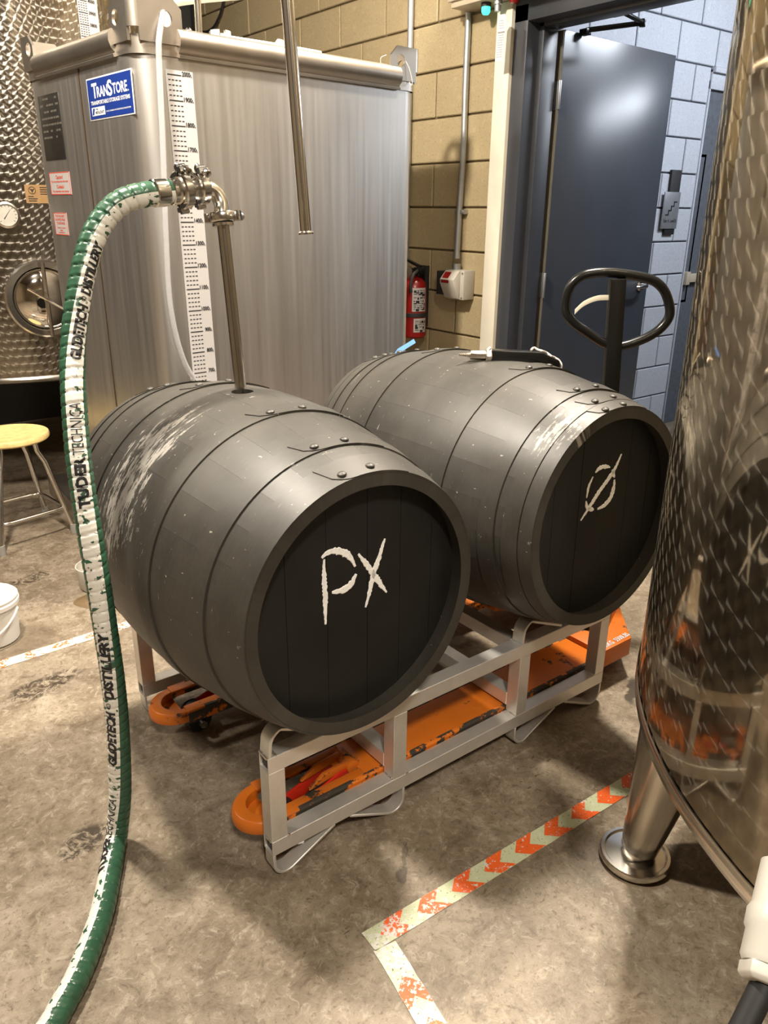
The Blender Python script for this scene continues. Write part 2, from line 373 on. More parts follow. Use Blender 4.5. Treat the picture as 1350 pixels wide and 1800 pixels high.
        return me
    def build(s, name, mat, parent=None, bevel=0.0, smooth=35, seg=2):
        """one mesh object; geometry is given in world space, stored relative to the thing it belongs to"""
        o = bpy.data.objects.new(name, None)
        bpy.data.objects.remove(o)
        me = s.mesh(name, base_of(parent), bevel, smooth, seg)
        me.materials.append(mat if not isinstance(mat, str) else M[mat])
        o = bpy.data.objects.new(name, me); C.objects.link(o)
        if parent: o.parent = parent
        return o

def base_of(o):
    off = V((0, 0, 0))
    while o is not None: off = off + o.location; o = o.parent
    return off

def tag(o, label=None, cat=None, group=None, kind=None):
    if label: o['label'] = label
    if cat: o['category'] = cat
    if group: o['group'] = group
    if kind: o['kind'] = kind
    return o

def thing(name, loc, label, cat, group=None):
    o = bpy.data.objects.new(name, None); C.objects.link(o); o.location = loc; o.empty_display_size = 0.05
    return tag(o, label, cat, group)

def twin(o, parent=None, loc=None):
    c = o.copy(); C.objects.link(c)
    if parent: c.parent = parent
    if loc is not None: c.location = loc
    return c

def arc(c, r, a0, a1, n, ex, ey):
    c = V(c); ex = V(ex); ey = V(ey)
    return [c + ex * r * math.cos(a0 + (a1 - a0) * i / n) + ey * r * math.sin(a0 + (a1 - a0) * i / n) for i in range(n + 1)]

def spline(pts, ds):
    """Catmull-Rom through pts, resampled evenly"""
    P = [V(q) for q in pts]; P = [P[0] * 2 - P[1]] + P + [P[-1] * 2 - P[-2]]; fine = []
    for i in range(1, len(P) - 2):
        a, b, c, d = P[i - 1:i + 3]
        for k in range(30):
            t = k / 30
            fine.append(0.5 * ((2 * b) + (c - a) * t + (2 * a - 5 * b + 4 * c - d) * t * t + (3 * b - a - 3 * c + d) * t ** 3))
    fine.append(P[-2]); out = [fine[0]]; acc = 0.0
    for a, b in zip(fine, fine[1:]):
        L = (b - a).length; d0 = 0.0
        while acc + (L - d0) >= ds:
            d0 += ds - acc; out.append(a + (b - a) * (d0 / L)); acc = 0.0
        acc += L - d0
    return out

def sliced(uv, fs, nx, ny):
    """cut flat lettering into small pieces so that it can be bent"""
    bm = bmesh.new(); vv = [bm.verts.new((a, b, 0)) for a, b in uv]
    for f in fs:
        try: bm.faces.new([vv[i] for i in f])
        except ValueError: pass
    for k in range(1, nx): bmesh.ops.bisect_plane(bm, geom=bm.verts[:] + bm.edges[:] + bm.faces[:], plane_co=(k / nx, 0, 0), plane_no=(1, 0, 0))
    for k in range(1, ny): bmesh.ops.bisect_plane(bm, geom=bm.verts[:] + bm.edges[:] + bm.faces[:], plane_co=(0, k / ny, 0), plane_no=(0, 1, 0))
    bmesh.ops.triangulate(bm, faces=bm.faces[:]); bm.verts.index_update()
    out = [(v.co.x, v.co.y) for v in bm.verts], [tuple(v.index for v in f.verts) for f in bm.faces]
    bm.free(); return out

def text_shape(body, bold=0.0, shear=0.0, space=1.0):
    cu = bpy.data.curves.new('text', 'FONT'); cu.body = body; cu.resolution_u = 3
    cu.offset = bold; cu.shear = shear; cu.space_character = space
    o = bpy.data.objects.new('text', cu); C.objects.link(o)
    dg = bpy.context.evaluated_depsgraph_get(); e = o.evaluated_get(dg); me = e.to_mesh()
    vs = [v.co.copy() for v in me.vertices]; fs = [tuple(p.vertices) for p in me.polygons]
    e.to_mesh_clear(); bpy.data.objects.remove(o); bpy.data.curves.remove(cu)
    x0 = min(v.x for v in vs); x1 = max(v.x for v in vs); y0 = min(v.y for v in vs); y1 = max(v.y for v in vs)
    return [((v.x - x0) / (x1 - x0), (v.y - y0) / (y1 - y0)) for v in vs], fs, (x1 - x0) / (y1 - y0)

def put_text(g, body, o, ex, ey, height, width=None, bold=0.01, shear=0.0, space=1.0):
    """lettering lying in the plane o, ex, ey (o is its lower left corner)"""
    uv, fs, asp = text_shape(body, bold, shear, space); w = width or height * asp
    o = V(o); ex = V(ex).normalized(); ey = V(ey).normalized()
    return g.add([o + ex * (a * w) + ey * (b * height) for a, b in uv], fs)

# ------------------------------------------------------------------ the setting
g = G(); g.box((-5, -5.5, -0.12), (7, 7, 0)); fl = tag(g.build('floor', 'floor', smooth=0), kind='structure', label='stained brown-grey concrete floor')
g = G(); g.box((-5, -5.5, 5.0), (2.35, 7, 5.1)); tag(g.build('ceiling', 'ceiling', smooth=0), kind='structure')
g = G(); g.box((-5.1, -5.5, 0), (-5, 7, 5)); tag(g.build('wall_left', 'wall_plain', smooth=0), kind='structure')
g = G(); g.box((-5, -5.6, 0), (2.35, -5.5, 5)); tag(g.build('wall_front', 'wall_plain', smooth=0), kind='structure')
g = G(); g.box((-5, 4.62, 0), (2.15, 4.72, 5)); tag(g.build('wall_back', 'wall_dark', smooth=0), kind='structure')
WX = 2.15
g = G()
g.box((WX + 0.012, 1.49, 0), (WX + 0.2, 7, 5)); g.box((WX + 0.012, -5.5, 0), (WX + 0.2, 0.42, 5)); g.box((WX + 0.012, 0.42, 2.24), (WX + 0.2, 1.49, 5))
wall_r = tag(g.build('wall_right', 'mortar_tan', smooth=0), kind='structure', label='tan concrete block wall behind the square tank')

def blockwork(wall, mat, horiz, fixed, a_min, a_max, z_min, z_max, z_off, a_joint, cuts, flip=1):
    """concrete blocks laid in running bond, each an object; whole blocks share one mesh"""
    H = 0.2032; W = 0.4064; j = 0.0045; dep = 0.016; cache = {}
    k = int(math.floor((z_min - z_off) / H))
    while z_off + k * H < z_max - 0.01:
        zz0 = max(z_min, z_off + k * H); zz1 = min(z_max, z_off + (k + 1) * H)
        a = a_joint + (k % 2) * W / 2; a -= math.ceil((a - a_min) / W) * W
        while a < a_max:
            lo, hi = max(a, a_min), min(a + W, a_max); a += W
            if hi - lo < 0.02 or zz1 - zz0 < 0.02: continue
            if cuts and any(c0 < (lo + hi) / 2 < c1 and d0 < (zz0 + zz1) / 2 < d1 for c0, c1, d0, d1 in cuts): continue
            w, h = round(hi - lo, 3), round(zz1 - zz0, 3); key = (w, h)
            if key not in cache:
                gg = G()
                if horiz == 'y': gg.box((0, -w / 2 + j, -h / 2 + j), (dep, w / 2 - j, h / 2 - j))
                else: gg.box((-w / 2 + j, 0, -h / 2 + j), (w / 2 - j, dep, h / 2 - j))
                cache[key] = gg.mesh('concrete_block', bevel=0.004, seg=1); cache[key].materials.append(M[mat])
            o = bpy.data.objects.new('concrete_block', cache[key]); C.objects.link(o); o.parent = wall
            o.location = ((fixed + random.uniform(-0.0012, 0.0012), (lo + hi) / 2, (zz0 + zz1) / 2) if horiz == 'y' else ((lo + hi) / 2, fixed + random.uniform(-0.0012, 0.0012), (zz0 + zz1) / 2))
        k += 1
blockwork(wall_r, 'block_tan', 'y', WX, 1.585, 4.62, 0.0, 3.05, 0.022, 2.0136 + 0.2032, [(2.5, 6, 0, 1.2)])

# stairwell behind the door
g = G(); g.box((WX + 0.2, 1.902, 0), (7, 2.1, 3.0))
wall_s = tag(g.build('wall_stairwell', 'mortar_grey', smooth=0), kind='structure', label='blue-grey painted block wall of the stairwell behind the open door')
blockwork(wall_s, 'block_grey', 'x', 1.89, 2.45, 4.284, 0.0, 2.2702, 0.035, 4.115, None)
blockwork(wall_s, 'block_grey', 'x', 1.89, 2.45, 5.3, 2.2702, 2.99, 0.035, 4.115, None)
g = G(); g.box((WX + 0.2, -1.5, 3.0), (7, 2.1, 3.1)); tag(g.build('ceiling_stairwell', 'wall_plain', smooth=0), kind='structure')
g = G(); g.box((6.9, -1.5, 0), (7, 1.9, 3.0)); g.box((WX + 0.2, -1.6, 0), (7, -1.5, 3.0)); tag(g.build('wall_stairwell_far', 'mortar_grey', smooth=0), kind='structure')

# white channel beside the door, door frame
g = G(); g.box((WX - 0.03, 1.498, 0.0), (WX + 0.15, 1.588, 2.26)); tag(g.build('trim_1', 'cream', bevel=0.003), kind='structure', label='cream painted channel beside the door frame')
d1 = bpy.data.objects.new('door_1', None); C.objects.link(d1); d1.location = (2.33, 1.385, 0); tag(d1, kind='structure', label='open blue-grey steel door in its dark frame')
g = G()
g.box((WX - 0.012, 1.42, 0), (WX + 0.215, 1.498, 2.24)); g.box((WX + 0.06, 1.392, 0), (WX + 0.15, 1.421, 2.2))
g.box((WX - 0.012, 0.36, 2.175), (WX + 0.215, 1.498, 2.26)); g.box((WX + 0.06, 0.44, 2.16), (WX + 0.15, 1.421, 2.18))
g.box((WX - 0.012, 0.36, 0), (WX + 0.215, 0.44, 2.24))
g.build('door_frame', 'frame', d1, bevel=0.003)
ang = math.radians(2.5); dx = V((math.cos(ang), math.sin(ang), 0)); dn = V((-math.sin(ang), math.cos(ang), 0)); dz = V((0, 0, 1))
def leaf_m(o): return Matrix(((dx.x, dn.x, 0, o[0]), (dx.y, dn.y, 0, o[1]), (0, 0, 1, o[2]), (0, 0, 0, 1)))
LM = leaf_m((2.333, 1.385, 0))
g = G(); g.box((0, 0, 0.012), (0.885, 0.045, 2.162), LM); leaf = g.build('door_leaf', 'door', d1, bevel=0.002)
g = G(); g.box((-0.004, 0.002, 0.014), (0.0, 0.043, 2.16), LM); tag(g.build('hinge_edge', 'door_edge', leaf), label='tan hinge edge of the door')
for hz in (1.91, 1.10, 0.25):
    g = G(); g.box((-0.006, 0.0, hz - 0.057), (-0.004, 0.043, hz + 0.057), LM); g.cyl(LM @ V((-0.012, -0.006, hz - 0.057)), LM @ V((-0.012, -0.006, hz + 0.057)), 0.007, 12)
    g.box((-0.05, 0.03, hz - 0.057), (-0.013, 0.034, hz + 0.057), LM)
    g.build('hinge', 'galv', leaf, bevel=0.001)
g = G()
g.lathe([(0.0001, 0), (0.028, 0), (0.03, 0.004), (0.026, 0.012), (0.012, 0.014), (0.012, 0.045), (0.0001, 0.045)], LM @ V((0.815, 0.0, 1.06)), -dn, 20)
g.tube([LM @ V((0.815, -0.04, 1.06)), LM @ V((0.79, -0.05, 1.06)), LM @ V((0.70, -0.05, 1.058))], [0.011, 0.011, 0.009], 10)
g.build('lever_handle', 'polished', leaf)
g = G(); g.tube([(2.439, 1.36, 2.168), (2.62, 1.203, 2.195)], 0.011, 8); g.tube([(2.62, 1.203, 2.197), (2.40, 1.143, 2.197)], 0.010, 8)
g.cyl((2.62, 1.203, 2.18), (2.62, 1.203, 2.21), 0.014, 10); g.box((2.366, 1.10, 2.185), (2.41, 1.19, 2.215)); g.box((2.425, 1.345, 2.150), (2.46, 1.385, 2.174))
g.build('door_closer', 'black', d1, bevel=0.002)

# far door in the stairwell
d2 = bpy.data.objects.new('door_2', None); C.objects.link(d2); d2.location = (4.75, 1.9, 0); tag(d2, kind='structure', label='grey stairwell door with narrow window and push bar')
g = G(); g.box((4.285, 1.88, 2.15), (5.3, 2.0, 2.26)); g.box((4.285, 1.885, 0), (4.30, 2.0, 2.2)); g.box((5.24, 1.88, 0), (5.3, 2.0, 2.2)); g.box((4.285, 1.86, 2.24), (5.3, 1.9, 2.27))
g.build('door_frame', 'block_grey', d2, bevel=0.003)
g = G(); g.box((4.30, 1.925, 0.01), (5.24, 1.97, 2.12)); g.build('door_leaf', 'door', d2, bevel=0.002)
g = G()
g.box((4.29, 1.902, 0.855), (4.385, 1.93, 0.875)); g.box((4.29, 1.902, 1.765), (4.385, 1.93, 1.785)); g.box((4.365, 1.902, 0.855), (4.385, 1.93, 1.785))
g.build('window_bead', 'wood_trim', d2, bevel=0.002)
g = G(); g.box((4.302, 1.918, 0.875), (4.365, 1.928, 1.765)); g.build('window_pane', 'glass_grey', d2)
g = G(); g.box((4.31, 1.87, 0.99), (5.15, 1.90, 1.045)); g.box((4.30, 1.865, 0.975), (4.345, 1.93, 1.06)); g.build('push_bar', 'beige', d2, bevel=0.004)

# stair sign on the stairwell wall
t_ = thing('stair_sign', (4.03, 1.885, 1.44), 'small grey metal stair sign with stepped line on blue-grey block wall', 'sign')
g = G(); g.box((3.985, 1.872, 1.30), (4.09, 1.889, 1.68)); g.build('backing_plate', 'black_matt', t_, bevel=0.002)
g = G(); g.box((3.93, 1.865, 1.335), (4.098, 1.8725, 1.552)); g.build('sign_plate', 'sign_metal', t_, bevel=0.002)
g = G(); x0, z0 = 3.962, 1.418; st = 0.0255
for i in range(4):
    g.box((x0 + i * st - 0.003, 1.8625, z0 + i * st - 0.003), (x0 + (i + 1) * st + 0.003, 1.8652, z0 + i * st + 0.003))
    if i < 3: g.box((x0 + (i + 1) * st - 0.003, 1.8625, z0 + i * st), (x0 + (i + 1) * st + 0.003, 1.8652, z0 + (i + 1) * st))
g.build('stair_symbol', 'ink', t_)
g = G(); put_text(g, 'Stair A  Level B', (3.945, 1.8645, 1.372), (1, 0, 0), (0, 0, 1), 0.021, 0.135, 0.02); g.build('lettering', 'ink', t_, smooth=0)

# ------------------------------------------------------------------ square storage tank
TO = V((0.43, 1.455, 0)); ta = math.radians(5)
E1 = V((math.cos(ta), math.sin(ta), 0)); E2 = V((-math.sin(ta), math.cos(ta), 0)); EZ = V((0, 0, 1))
def T(a, b, z): return TO + E1 * a + E2 * b + EZ * z
TW, TD, TR = 1.235, 0.93, 0.065
tank = thing('storage_tank', T(0.6, 0.46, 0), 'big square brushed steel storage tank with blue sign and volume scale', 'tank')
def rounded(w, d, r, inset=0.0, n=8):
    pts = []
    for cx, cy, a0 in ((r, r, PI), (w - r, r, 1.5 * PI), (w - r, d - r, 0), (r, d - r, 0.5 * PI)):
        for i in range(n + 1):
            a = a0 + 0.5 * PI * i / n; pts.append((cx + (r - inset) * math.cos(a), cy + (r - inset) * math.sin(a)))
    return pts
poly = rounded(TW, TD, TR)
g = G(); k = len(poly)
lv = [(0.30, 0.06), (0.34, 0.0), (1.925, 0.0)]
vs = []
for z, ins in lv: vs += [T(a, b, z) for a, b in rounded(TW, TD, TR + 0.001, ins if ins < TR else TR - 0.002)]
fs = [(i * k + j, i * k + (j + 1) % k, (i + 1) * k + (j + 1) % k, (i + 1) * k + j) for i in range(2) for j in range(k)]
g.add(vs, fs + [tuple(range(k))[::-1], tuple(range(2 * k, 3 * k))])
g.build('tank_shell', 'steel', tank, smooth=30)
# rolled top rails: flange line plus rounded coping, one per side
def rail(a, b, nrm):
    a = V(a); b = V(b); nrm = V(nrm); prof = [(0.0, 1.882), (0.012, 1.880), (0.0135, 1.889), (0.006, 1.894), (0.018, 1.905), (0.026, 1.925), (0.024, 1.945), (0.012, 1.96), (-0.012, 1.968), (-0.055, 1.968), (-0.055, 1.882)]
    kk = len(prof); vs = [a + nrm * n + EZ * z for n, z in prof] + [b + nrm * n + EZ * z for n, z in prof]
    gg = G(); gg.add(vs, [(i, (i + 1) % kk, kk + (i + 1) % kk, kk + i) for i in range(kk)] + [tuple(range(kk)), tuple(range(kk, 2 * kk))[::-1]])
    return gg.build('top_rail', 'steel_rail', tank, smooth=40)
rail(T(0.15, 0, 0), T(1.13, 0, 0), -E2); rail(T(0, 0.12, 0), T(0, 0.80, 0), -E1); rail(T(TW, 0.15, 0), T(TW, 0.80, 0), E1); rail(T(0.15, TD, 0), T(1.13, TD, 0), E2)
# corner pieces below the lugs
def corner_post(ca, cb, sa, sb):
    gg = G(); pts = [(0.15, -0.004), (0.05, -0.004)] + [(0.05 - 0.054 * math.sin(i * PI / 12), 0.05 - 0.054 * math.cos(i * PI / 12)) for i in range(1, 6)] + [(-0.004, 0.05), (-0.004, 0.13)]
    inner = [(0.15, 0.03), (0.06, 0.03), (0.03, 0.06), (0.03, 0.13)]
    pl = pts + inner[::-1]
    P = [(ca + sa * a, cb + sb * b) for a, b in pl]; n_ = len(P)
    gg.add([T(a, b, 1.882) for a, b in P] + [T(a, b, 1.935) for a, b in P], [(i, (i + 1) % n_, n_ + (i + 1) % n_, n_ + i) for i in range(n_)] + [tuple(range(n_, 2 * n_))])
    return gg.build('corner_piece', 'steel_rail', tank, smooth=40)
corner_post(0, 0, 1, 1); corner_post(TW, 0, -1, 1); corner_post(0, TD, 1, -1); corner_post(TW, TD, -1, -1)
# lifting lugs: bent plate with chamfered top corners and a hole in each leg
def lug_leg(gg, o, ex, nrm, L, top, round_r, flip=False):
    """plate from u=0 (bend) to u=L, z from 1.92 to top, hole near its outer end"""
    o = V(o); th = 0.009; ch = 0.035; hc = (L * 0.62, 1.985); hr = 0.023; n = 24
    outer = [(0, 1.915), (L - 0.012, 1.915), (L, 1.928), (L, top - ch), (L - ch, top), (0, top)]
    # polygon with hole: ring of quads between hole circle and outline
    def edge_pt(a):
        dxx, dzz = math.cos(a), math.sin(a); best = 9
        for i in range(len(outer)):
            p, q = outer[i], outer[(i + 1) % len(outer)]
            ex_, ez_ = q[0] - p[0], q[1] - p[1]; den = dxx * ez_ - dzz * ex_
            if abs(den) < 1e-9: continue
            tt = ((p[0] - hc[0]) * ez_ - (p[1] - hc[1]) * ex_) / den; ss = ((p[0] - hc[0]) * dzz - (p[1] - hc[1]) * dxx) / den
            if tt > 0 and -1e-6 <= ss <= 1 + 1e-6: best = min(best, tt)
        return hc[0] + dxx * best, hc[1] + dzz * best
    angs = sorted([2 * PI * i / n for i in range(n)] + [math.atan2(z - hc[1], u - hc[0]) % (2 * PI) for u, z in outer])
    m = len(angs); ring_o = [edge_pt(a) for a in angs]; ring_i = [(hc[0] + hr * math.cos(a), hc[1] + hr * math.sin(a)) for a in angs]
    P = lambda u, z, d: o + ex * u + EZ * z + nrm * d
    vs = [P(u, z, 0) for u, z in ring_o] + [P(u, z, 0) for u, z in ring_i] + [P(u, z, -th) for u, z in ring_o] + [P(u, z, -th) for u, z in ring_i]
    fs = []
    for i in range(m):
        j = (i + 1) % m
        fs += [(i, j, m + j, m + i), (2 * m + j, 2 * m + i, 3 * m + i, 3 * m + j), (m + i, m + j, 3 * m + j, 3 * m + i), (j, i, 2 * m + i, 2 * m + j)]
    gg.add(vs, fs)
def lug(ca, cb, sa, sb, la, lb, top):
    gg = G(); q = 0.018
    lug_leg(gg, T(ca + sa * q, cb - sb * 0.010, 0), E1 * sa, -E2 * sb, la - q, top, 0)
    lug_leg(gg, T(ca - sa * 0.010, cb + sb * q, 0), E2 * sb, -E1 * sa, lb - q, top, 0)
    outer = [(q, -0.010)] + [(q - 0.028 * math.sin(i * PI / 12), q - 0.028 * math.cos(i * PI / 12)) for i in range(1, 6)] + [(-0.010, q)]
    inn = [(q, -0.001)] + [(q - 0.019 * math.sin(i * PI / 12), q - 0.019 * math.cos(i * PI / 12)) for i in range(1, 6)] + [(-0.001, q)]
    n_ = len(outer)
    vs = [T(ca + sa * a, cb + sb * b, z) for z in (1.952, top) for pl in (outer, inn) for a, b in pl]
    fs = []
    for i in range(n_ - 1):
        fs += [(i, i + 1, 2 * n_ + i + 1, 2 * n_ + i), (n_ + i, n_ + i + 1, 3 * n_ + i + 1, 3 * n_ + i), (2 * n_ + i, 2 * n_ + i + 1, 3 * n_ + i + 1, 3 * n_ + i), (i, i + 1, n_ + i + 1, n_ + i)]
    gg.add(vs, fs)
    return gg.build('lifting_lug', 'steel_rail', tank, smooth=40)
lug(0, 0, 1, 1, 0.168, 0.132, 2.05); lug(TW, 0, -1, 1, 0.155, 0.15, 2.035); lug(0, TD, 1, -1, 0.165, 0.13, 2.03); lug(TW, TD, -1, -1, 0.155, 0.15, 2.03)
for a, b in ((0.09, 0.09), (TW - 0.09, 0.09), (0.09, TD - 0.09), (TW - 0.09, TD - 0.09)):
    g = G(); g.box((-0.05, -0.05, 0), (0.05, 0.05, 0.32), Matrix(((E1.x, E2.x, 0, T(a, b, 0).x), (E1.y, E2.y, 0, T(a, b, 0).y), (0, 0, 1, 0), (0, 0, 0, 1)))); g.build('leg', 'steel_rail', tank, bevel=0.006)
# weld seam on the left face
g = G(); g.strip([T(-0.0008, 0.43, 1.88), T(-0.0008, 0.445, 0.34)], 0.004, 0.002, E2); tag(g.build('weld_seam', plain('seam_brown', (0.08, 0.052, 0.03), 0.4, 0.5), tank), label='rust brown vertical weld seam')
def on_left(b, z, d=0.001): return T(-d, b, z)
def on_front(a, z, d=0.001): return T(a, -d, z)
# blue maker's sign
sg = [(0.030, 1.712), (0.376, 1.712), (0.376, 1.8405), (0.030, 1.8405)]
def lbox(gg, b0, b1, z0, z1, d0, d1):
    gg.add([T(-d, b, z) for d in (d0, d1) for b, z in ((b0, z0), (b1, z0), (b1, z1), (b0, z1))], [(0, 1, 2, 3), (7, 6, 5, 4), (0, 4, 5, 1), (1, 5, 6, 2), (2, 6, 7, 3), (3, 7, 4, 0)])
def fbox(gg, a0, a1, z0, z1, d0, d1):
    gg.add([T(a, -d, z) for d in (d0, d1) for a, z in ((a0, z0), (a1, z0), (a1, z1), (a0, z1))], [(0, 1, 2, 3), (7, 6, 5, 4), (0, 4, 5, 1), (1, 5, 6, 2), (2, 6, 7, 3), (3, 7, 4, 0)])
g = G(); lbox(g, 0.030, 0.376, 1.711, 1.841, 0.0, 0.0015); sign = g.build('name_sign', 'white_sign', tank, bevel=0.0006)
g = G(); lbox(g, 0.036, 0.370, 1.7155, 1.8365, 0.0015, 0.0022); tag(g.build('sign_field', 'blue_sign', sign), label='blue sign field')
g = G(); X_ = -E2
put_text(g, 'T', on_left(0.335, 1.778, 0.0028), X_, EZ, 0.046, 0.042, 0.03); put_text(g, 'RAN', on_left(0.297, 1.779, 0.0028), X_, EZ, 0.033, 0.085, 0.03)
put_text(g, 'S', on_left(0.212, 1.776, 0.0028), X_, EZ, 0.048, 0.036, 0.03); put_text(g, 'TORE', on_left(0.174, 1.779, 0.0028), X_, EZ, 0.033, 0.108, 0.03)
g.build('sign_name', 'white_sign', sign, smooth=0); g = G(); put_text(g, '®', on_left(0.062, 1.779, 0.0028), X_, EZ, 0.006)
g.build('registered_mark', 'white_sign', sign, smooth=0); g = G(); put_text(g, 'TRANSPORTABLE STORAGE SYSTEMS', on_left(0.352, 1.758, 0.0028), X_, EZ, 0.0125, 0.30, 0.03)
g.build('sign_line', 'white_sign', sign, smooth=0); g = G(); put_text(g, 'IS A REG. TRADEMARK FOR TRANSPORTABLE STORAGE SYSTEMS', on_left(0.238, 1.731, 0.0028), X_, EZ, 0.0045, 0.185, 0.02)
g.build('sign_small_print', 'white_sign', sign, smooth=0)
g = G(); lbox(g, 0.248, 0.352, 1.725, 1.751, 0.0022, 0.0027); lg = g.build('logo_patch', 'white_sign', sign)
g = G(); g.add([on_left(b, z, 0.003) for b, z in ((0.350, 1.728), (0.336, 1.728), (0.326, 1.748), (0.340, 1.748))], [(0, 1, 2, 3)]); g.build('logo_mark', 'blue_sign', sign, smooth=0)
g = G(); put_text(g, 'METALCRAFT', on_left(0.322, 1.730, 0.003), X_, EZ, 0.0085, 0.068, 0.03); put_text(g, 'THE', on_left(0.322, 1.742, 0.003), X_, EZ, 0.005, 0.02, 0.03); g.build('logo_lettering', 'ink', sign, smooth=0)
# dark data plate with rows of print
g = G(); lbox(g, 0.635, 0.835, 1.60, 1.826, 0.0, 0.002); plate = g.build('data_plate', 'plate_dark', tank, bevel=0.0005)
g = G()
for r_ in range(7):
    b = 0.82
    while b > 0.65:
        w = random.uniform(0.006, 0.03)
        if random.random() < 0.75: lbox(g, b - w, b, 1.815 - r_ * 0.022 - 0.007, 1.815 - r_ * 0.022, 0.002, 0.0024)
        b -= w + 0.006
tag(g.build('plate_print', 'plate_mark', plate, smooth=0), kind='stuff')
def warning(b0, b1, z0, z1, lines, name):
    gg = G(); lbox(gg, b0, b1, z0, z1, 0.0, 0.0012); lab = tag(gg.build('warning_label', 'white_paper', tank), label=name)
    gg = G()
    for q in ((b0, b0 + 0.004, z0, z1), (b1 - 0.004, b1, z0, z1), (b0, b1, z0, z0 + 0.003), (b0, b1, z1 - 0.003, z1)): lbox(gg, *q, 0.0012, 0.0015)
    gg.build('label_border', 'red_ink', lab, smooth=0)
    gg = G()
    for s, frac, h, wfrac in lines:
        w = (b1 - b0) * wfrac; put_text(gg, s, on_left((b0 + b1) / 2 + w / 2, z1 - (z1 - z0) * frac, 0.0018), X_, EZ, h, w, 0.02)
    gg.build('label_lettering', 'red_ink', lab, smooth=0)
warning(0.625, 0.825, 1.475, 1.556, [('Caution!', 0.30, 0.014, 0.34), ('Do not pressurize this tank', 0.48, 0.010, 0.84), ('Cuidado!', 0.72, 0.013, 0.36), ('No presurizar este tanque', 0.92, 0.010, 0.8)], 'white label with red words Caution and Cuidado')
warning(0.705, 0.835, 1.324, 1.408, [('THIS TANK MUST', 0.2, 0.009, 0.72), ('BE VENTED PRIOR', 0.36, 0.009, 0.76), ('TO DISCHARGE', 0.52, 0.009, 0.64), ('Ventilar el tanque', 0.72, 0.007, 0.66), ('antes', 0.82, 0.006, 0.2), ('de descargar', 0.93, 0.007, 0.46)], 'lower white label with red small print')
# volume scale on the front face
sc_top, sc_bot = 1.846, 0.42
def sa0(z): return 0.100 + (1.846 - z) * 0.0125
g = G(); g.add([on_front(sa0(sc_bot), sc_bot), on_front(sa0(sc_bot) + 0.0985, sc_bot), on_front(0.1985, sc_top), on_front(0.100, sc_top)], [(0, 1, 2, 3)])
scale = tag(g.build('volume_scale', 'white_paper', tank, smooth=0), label='white volume scale strip with black ticks from 2000 down')
g = G(); gn = G(); d100 = 0.0745
for i in range(19):
    z = 1.832 - i * d100; a = sa0(z)
    g.add([on_front(x, y, 0.0016) for x, y in ((a + 0.006, z - 0.0016), (a + 0.056, z - 0.0016), (a + 0.056, z + 0.0016), (a + 0.006, z + 0.0016))], [(0, 1, 2, 3)])
    for s in range(1, 5):
        zz = z - s * d100 / 5; a = sa0(zz)
        if zz < sc_bot: break
        for q in range(4):
            x = a + 0.008 + q * 0.0125
            g.add([on_front(x_, y_, 0.0016) for x_, y_ in ((x, zz - 0.0014), (x + 0.0085, zz - 0.0014), (x + 0.0085, zz + 0.0014), (x, zz + 0.0014))], [(0, 1, 2, 3)])
    num = 2000 - i * 100
    wd_ = 0.030 if num > 999 else 0.023
    gn = G(); put_text(gn, str(num), on_front(sa0(z) + 0.0585 + (0.0 if num > 999 else 0.007), z - 0.002, 0.0018), E1, EZ, 0.0145, wd_, 0.03)
    put_text(gn, 'L', on_front(sa0(z) + 0.0895, z - 0.002, 0.0018), E1, EZ, 0.009, 0.005, 0.03); gn.build('scale_numeral', 'ink', scale, smooth=0)
tag(g.build('tick_marks', 'ink', scale, smooth=0), kind='stuff')
# fittings on the tank lid
g = G(); c_ = T(0.388, 0.12, 1.925)
g.lathe([(0.0001, 0), (0.036, 0), (0.036, 0.04), (0.0001, 0.04)], c_, EZ, 24)
for i in range(4):
    a = i * PI / 2 + 0.55
    g.lathe([(0.026, 0.03), (0.037, 0.03), (0.037, 0.078), (0.026, 0.078), (0.026, 0.03)], c_, EZ, 10, a - 0.5, a + 0.5)
g.lathe([(0.0001, 0.03), (0.027, 0.03), (0.027, 0.055), (0.0001, 0.055)], c_, EZ, 20)
tag(g.build('vent_cap', 'white_plastic', tank), label='cream slotted vent cap on the tank lid')
tb = thing('white_tube', T(0.62, 0.08, 1.968), 'white plastic tube with a nut lying along the tank rim', 'tube')
g = G(); g.tube(spline([T(0.40, 0.075, 1.978), T(0.5, 0.07, 1.978), T(0.613, 0.07, 1.979), T(0.80, 0.07, 1.978)], 0.03), 0.0085, 10); g.build('tube_run', 'white_plastic', tb)
g = G(); g.cyl(T(0.595, 0.07, 1.982), T(0.615, 0.07, 1.982), 0.019, 6); g.cyl(T(0.618, 0.07, 1.982), T(0.63, 0.07, 1.982), 0.017, 16); g.build('nut', 'white_plastic', tb)
pp = thing('vent_pipe', T(0.417, 0.3, 1.925), 'short upright polished pipe standing on the square tank lid', 'pipe')
g = G(); g.cyl(T(0.409, 0.3, 1.925), T(0.420, 0.3, 2.42), 0.013, 14); g.build('pipe_tube', 'polished', pp)
g = G(); g.cyl(T(0.408, 0.3, 1.925), T(0.408, 0.3, 1.945), 0.024, 16); g.build('flange', 'polished', pp)
cp = thing('cream_pipe', T(0.33, 0.36, 1.925), 'cream bent pipe rising from the tank lid and running right', 'pipe')
g = G(); g.tube(spline([T(0.325, 0.36, 1.925), T(0.328, 0.36, 2.06), T(0.34, 0.36, 2.105), T(0.39, 0.36, 2.135), T(0.80, 0.36, 2.225), T(1.1, 0.36, 2.29)], 0.02), 0.019, 12); g.build('pipe_tube', 'cream', cp)
sv = thing('sample_valve', T(0.30, 0.2, 1.925), 'small steel sample valve on the tank lid behind the corner lug', 'valve')
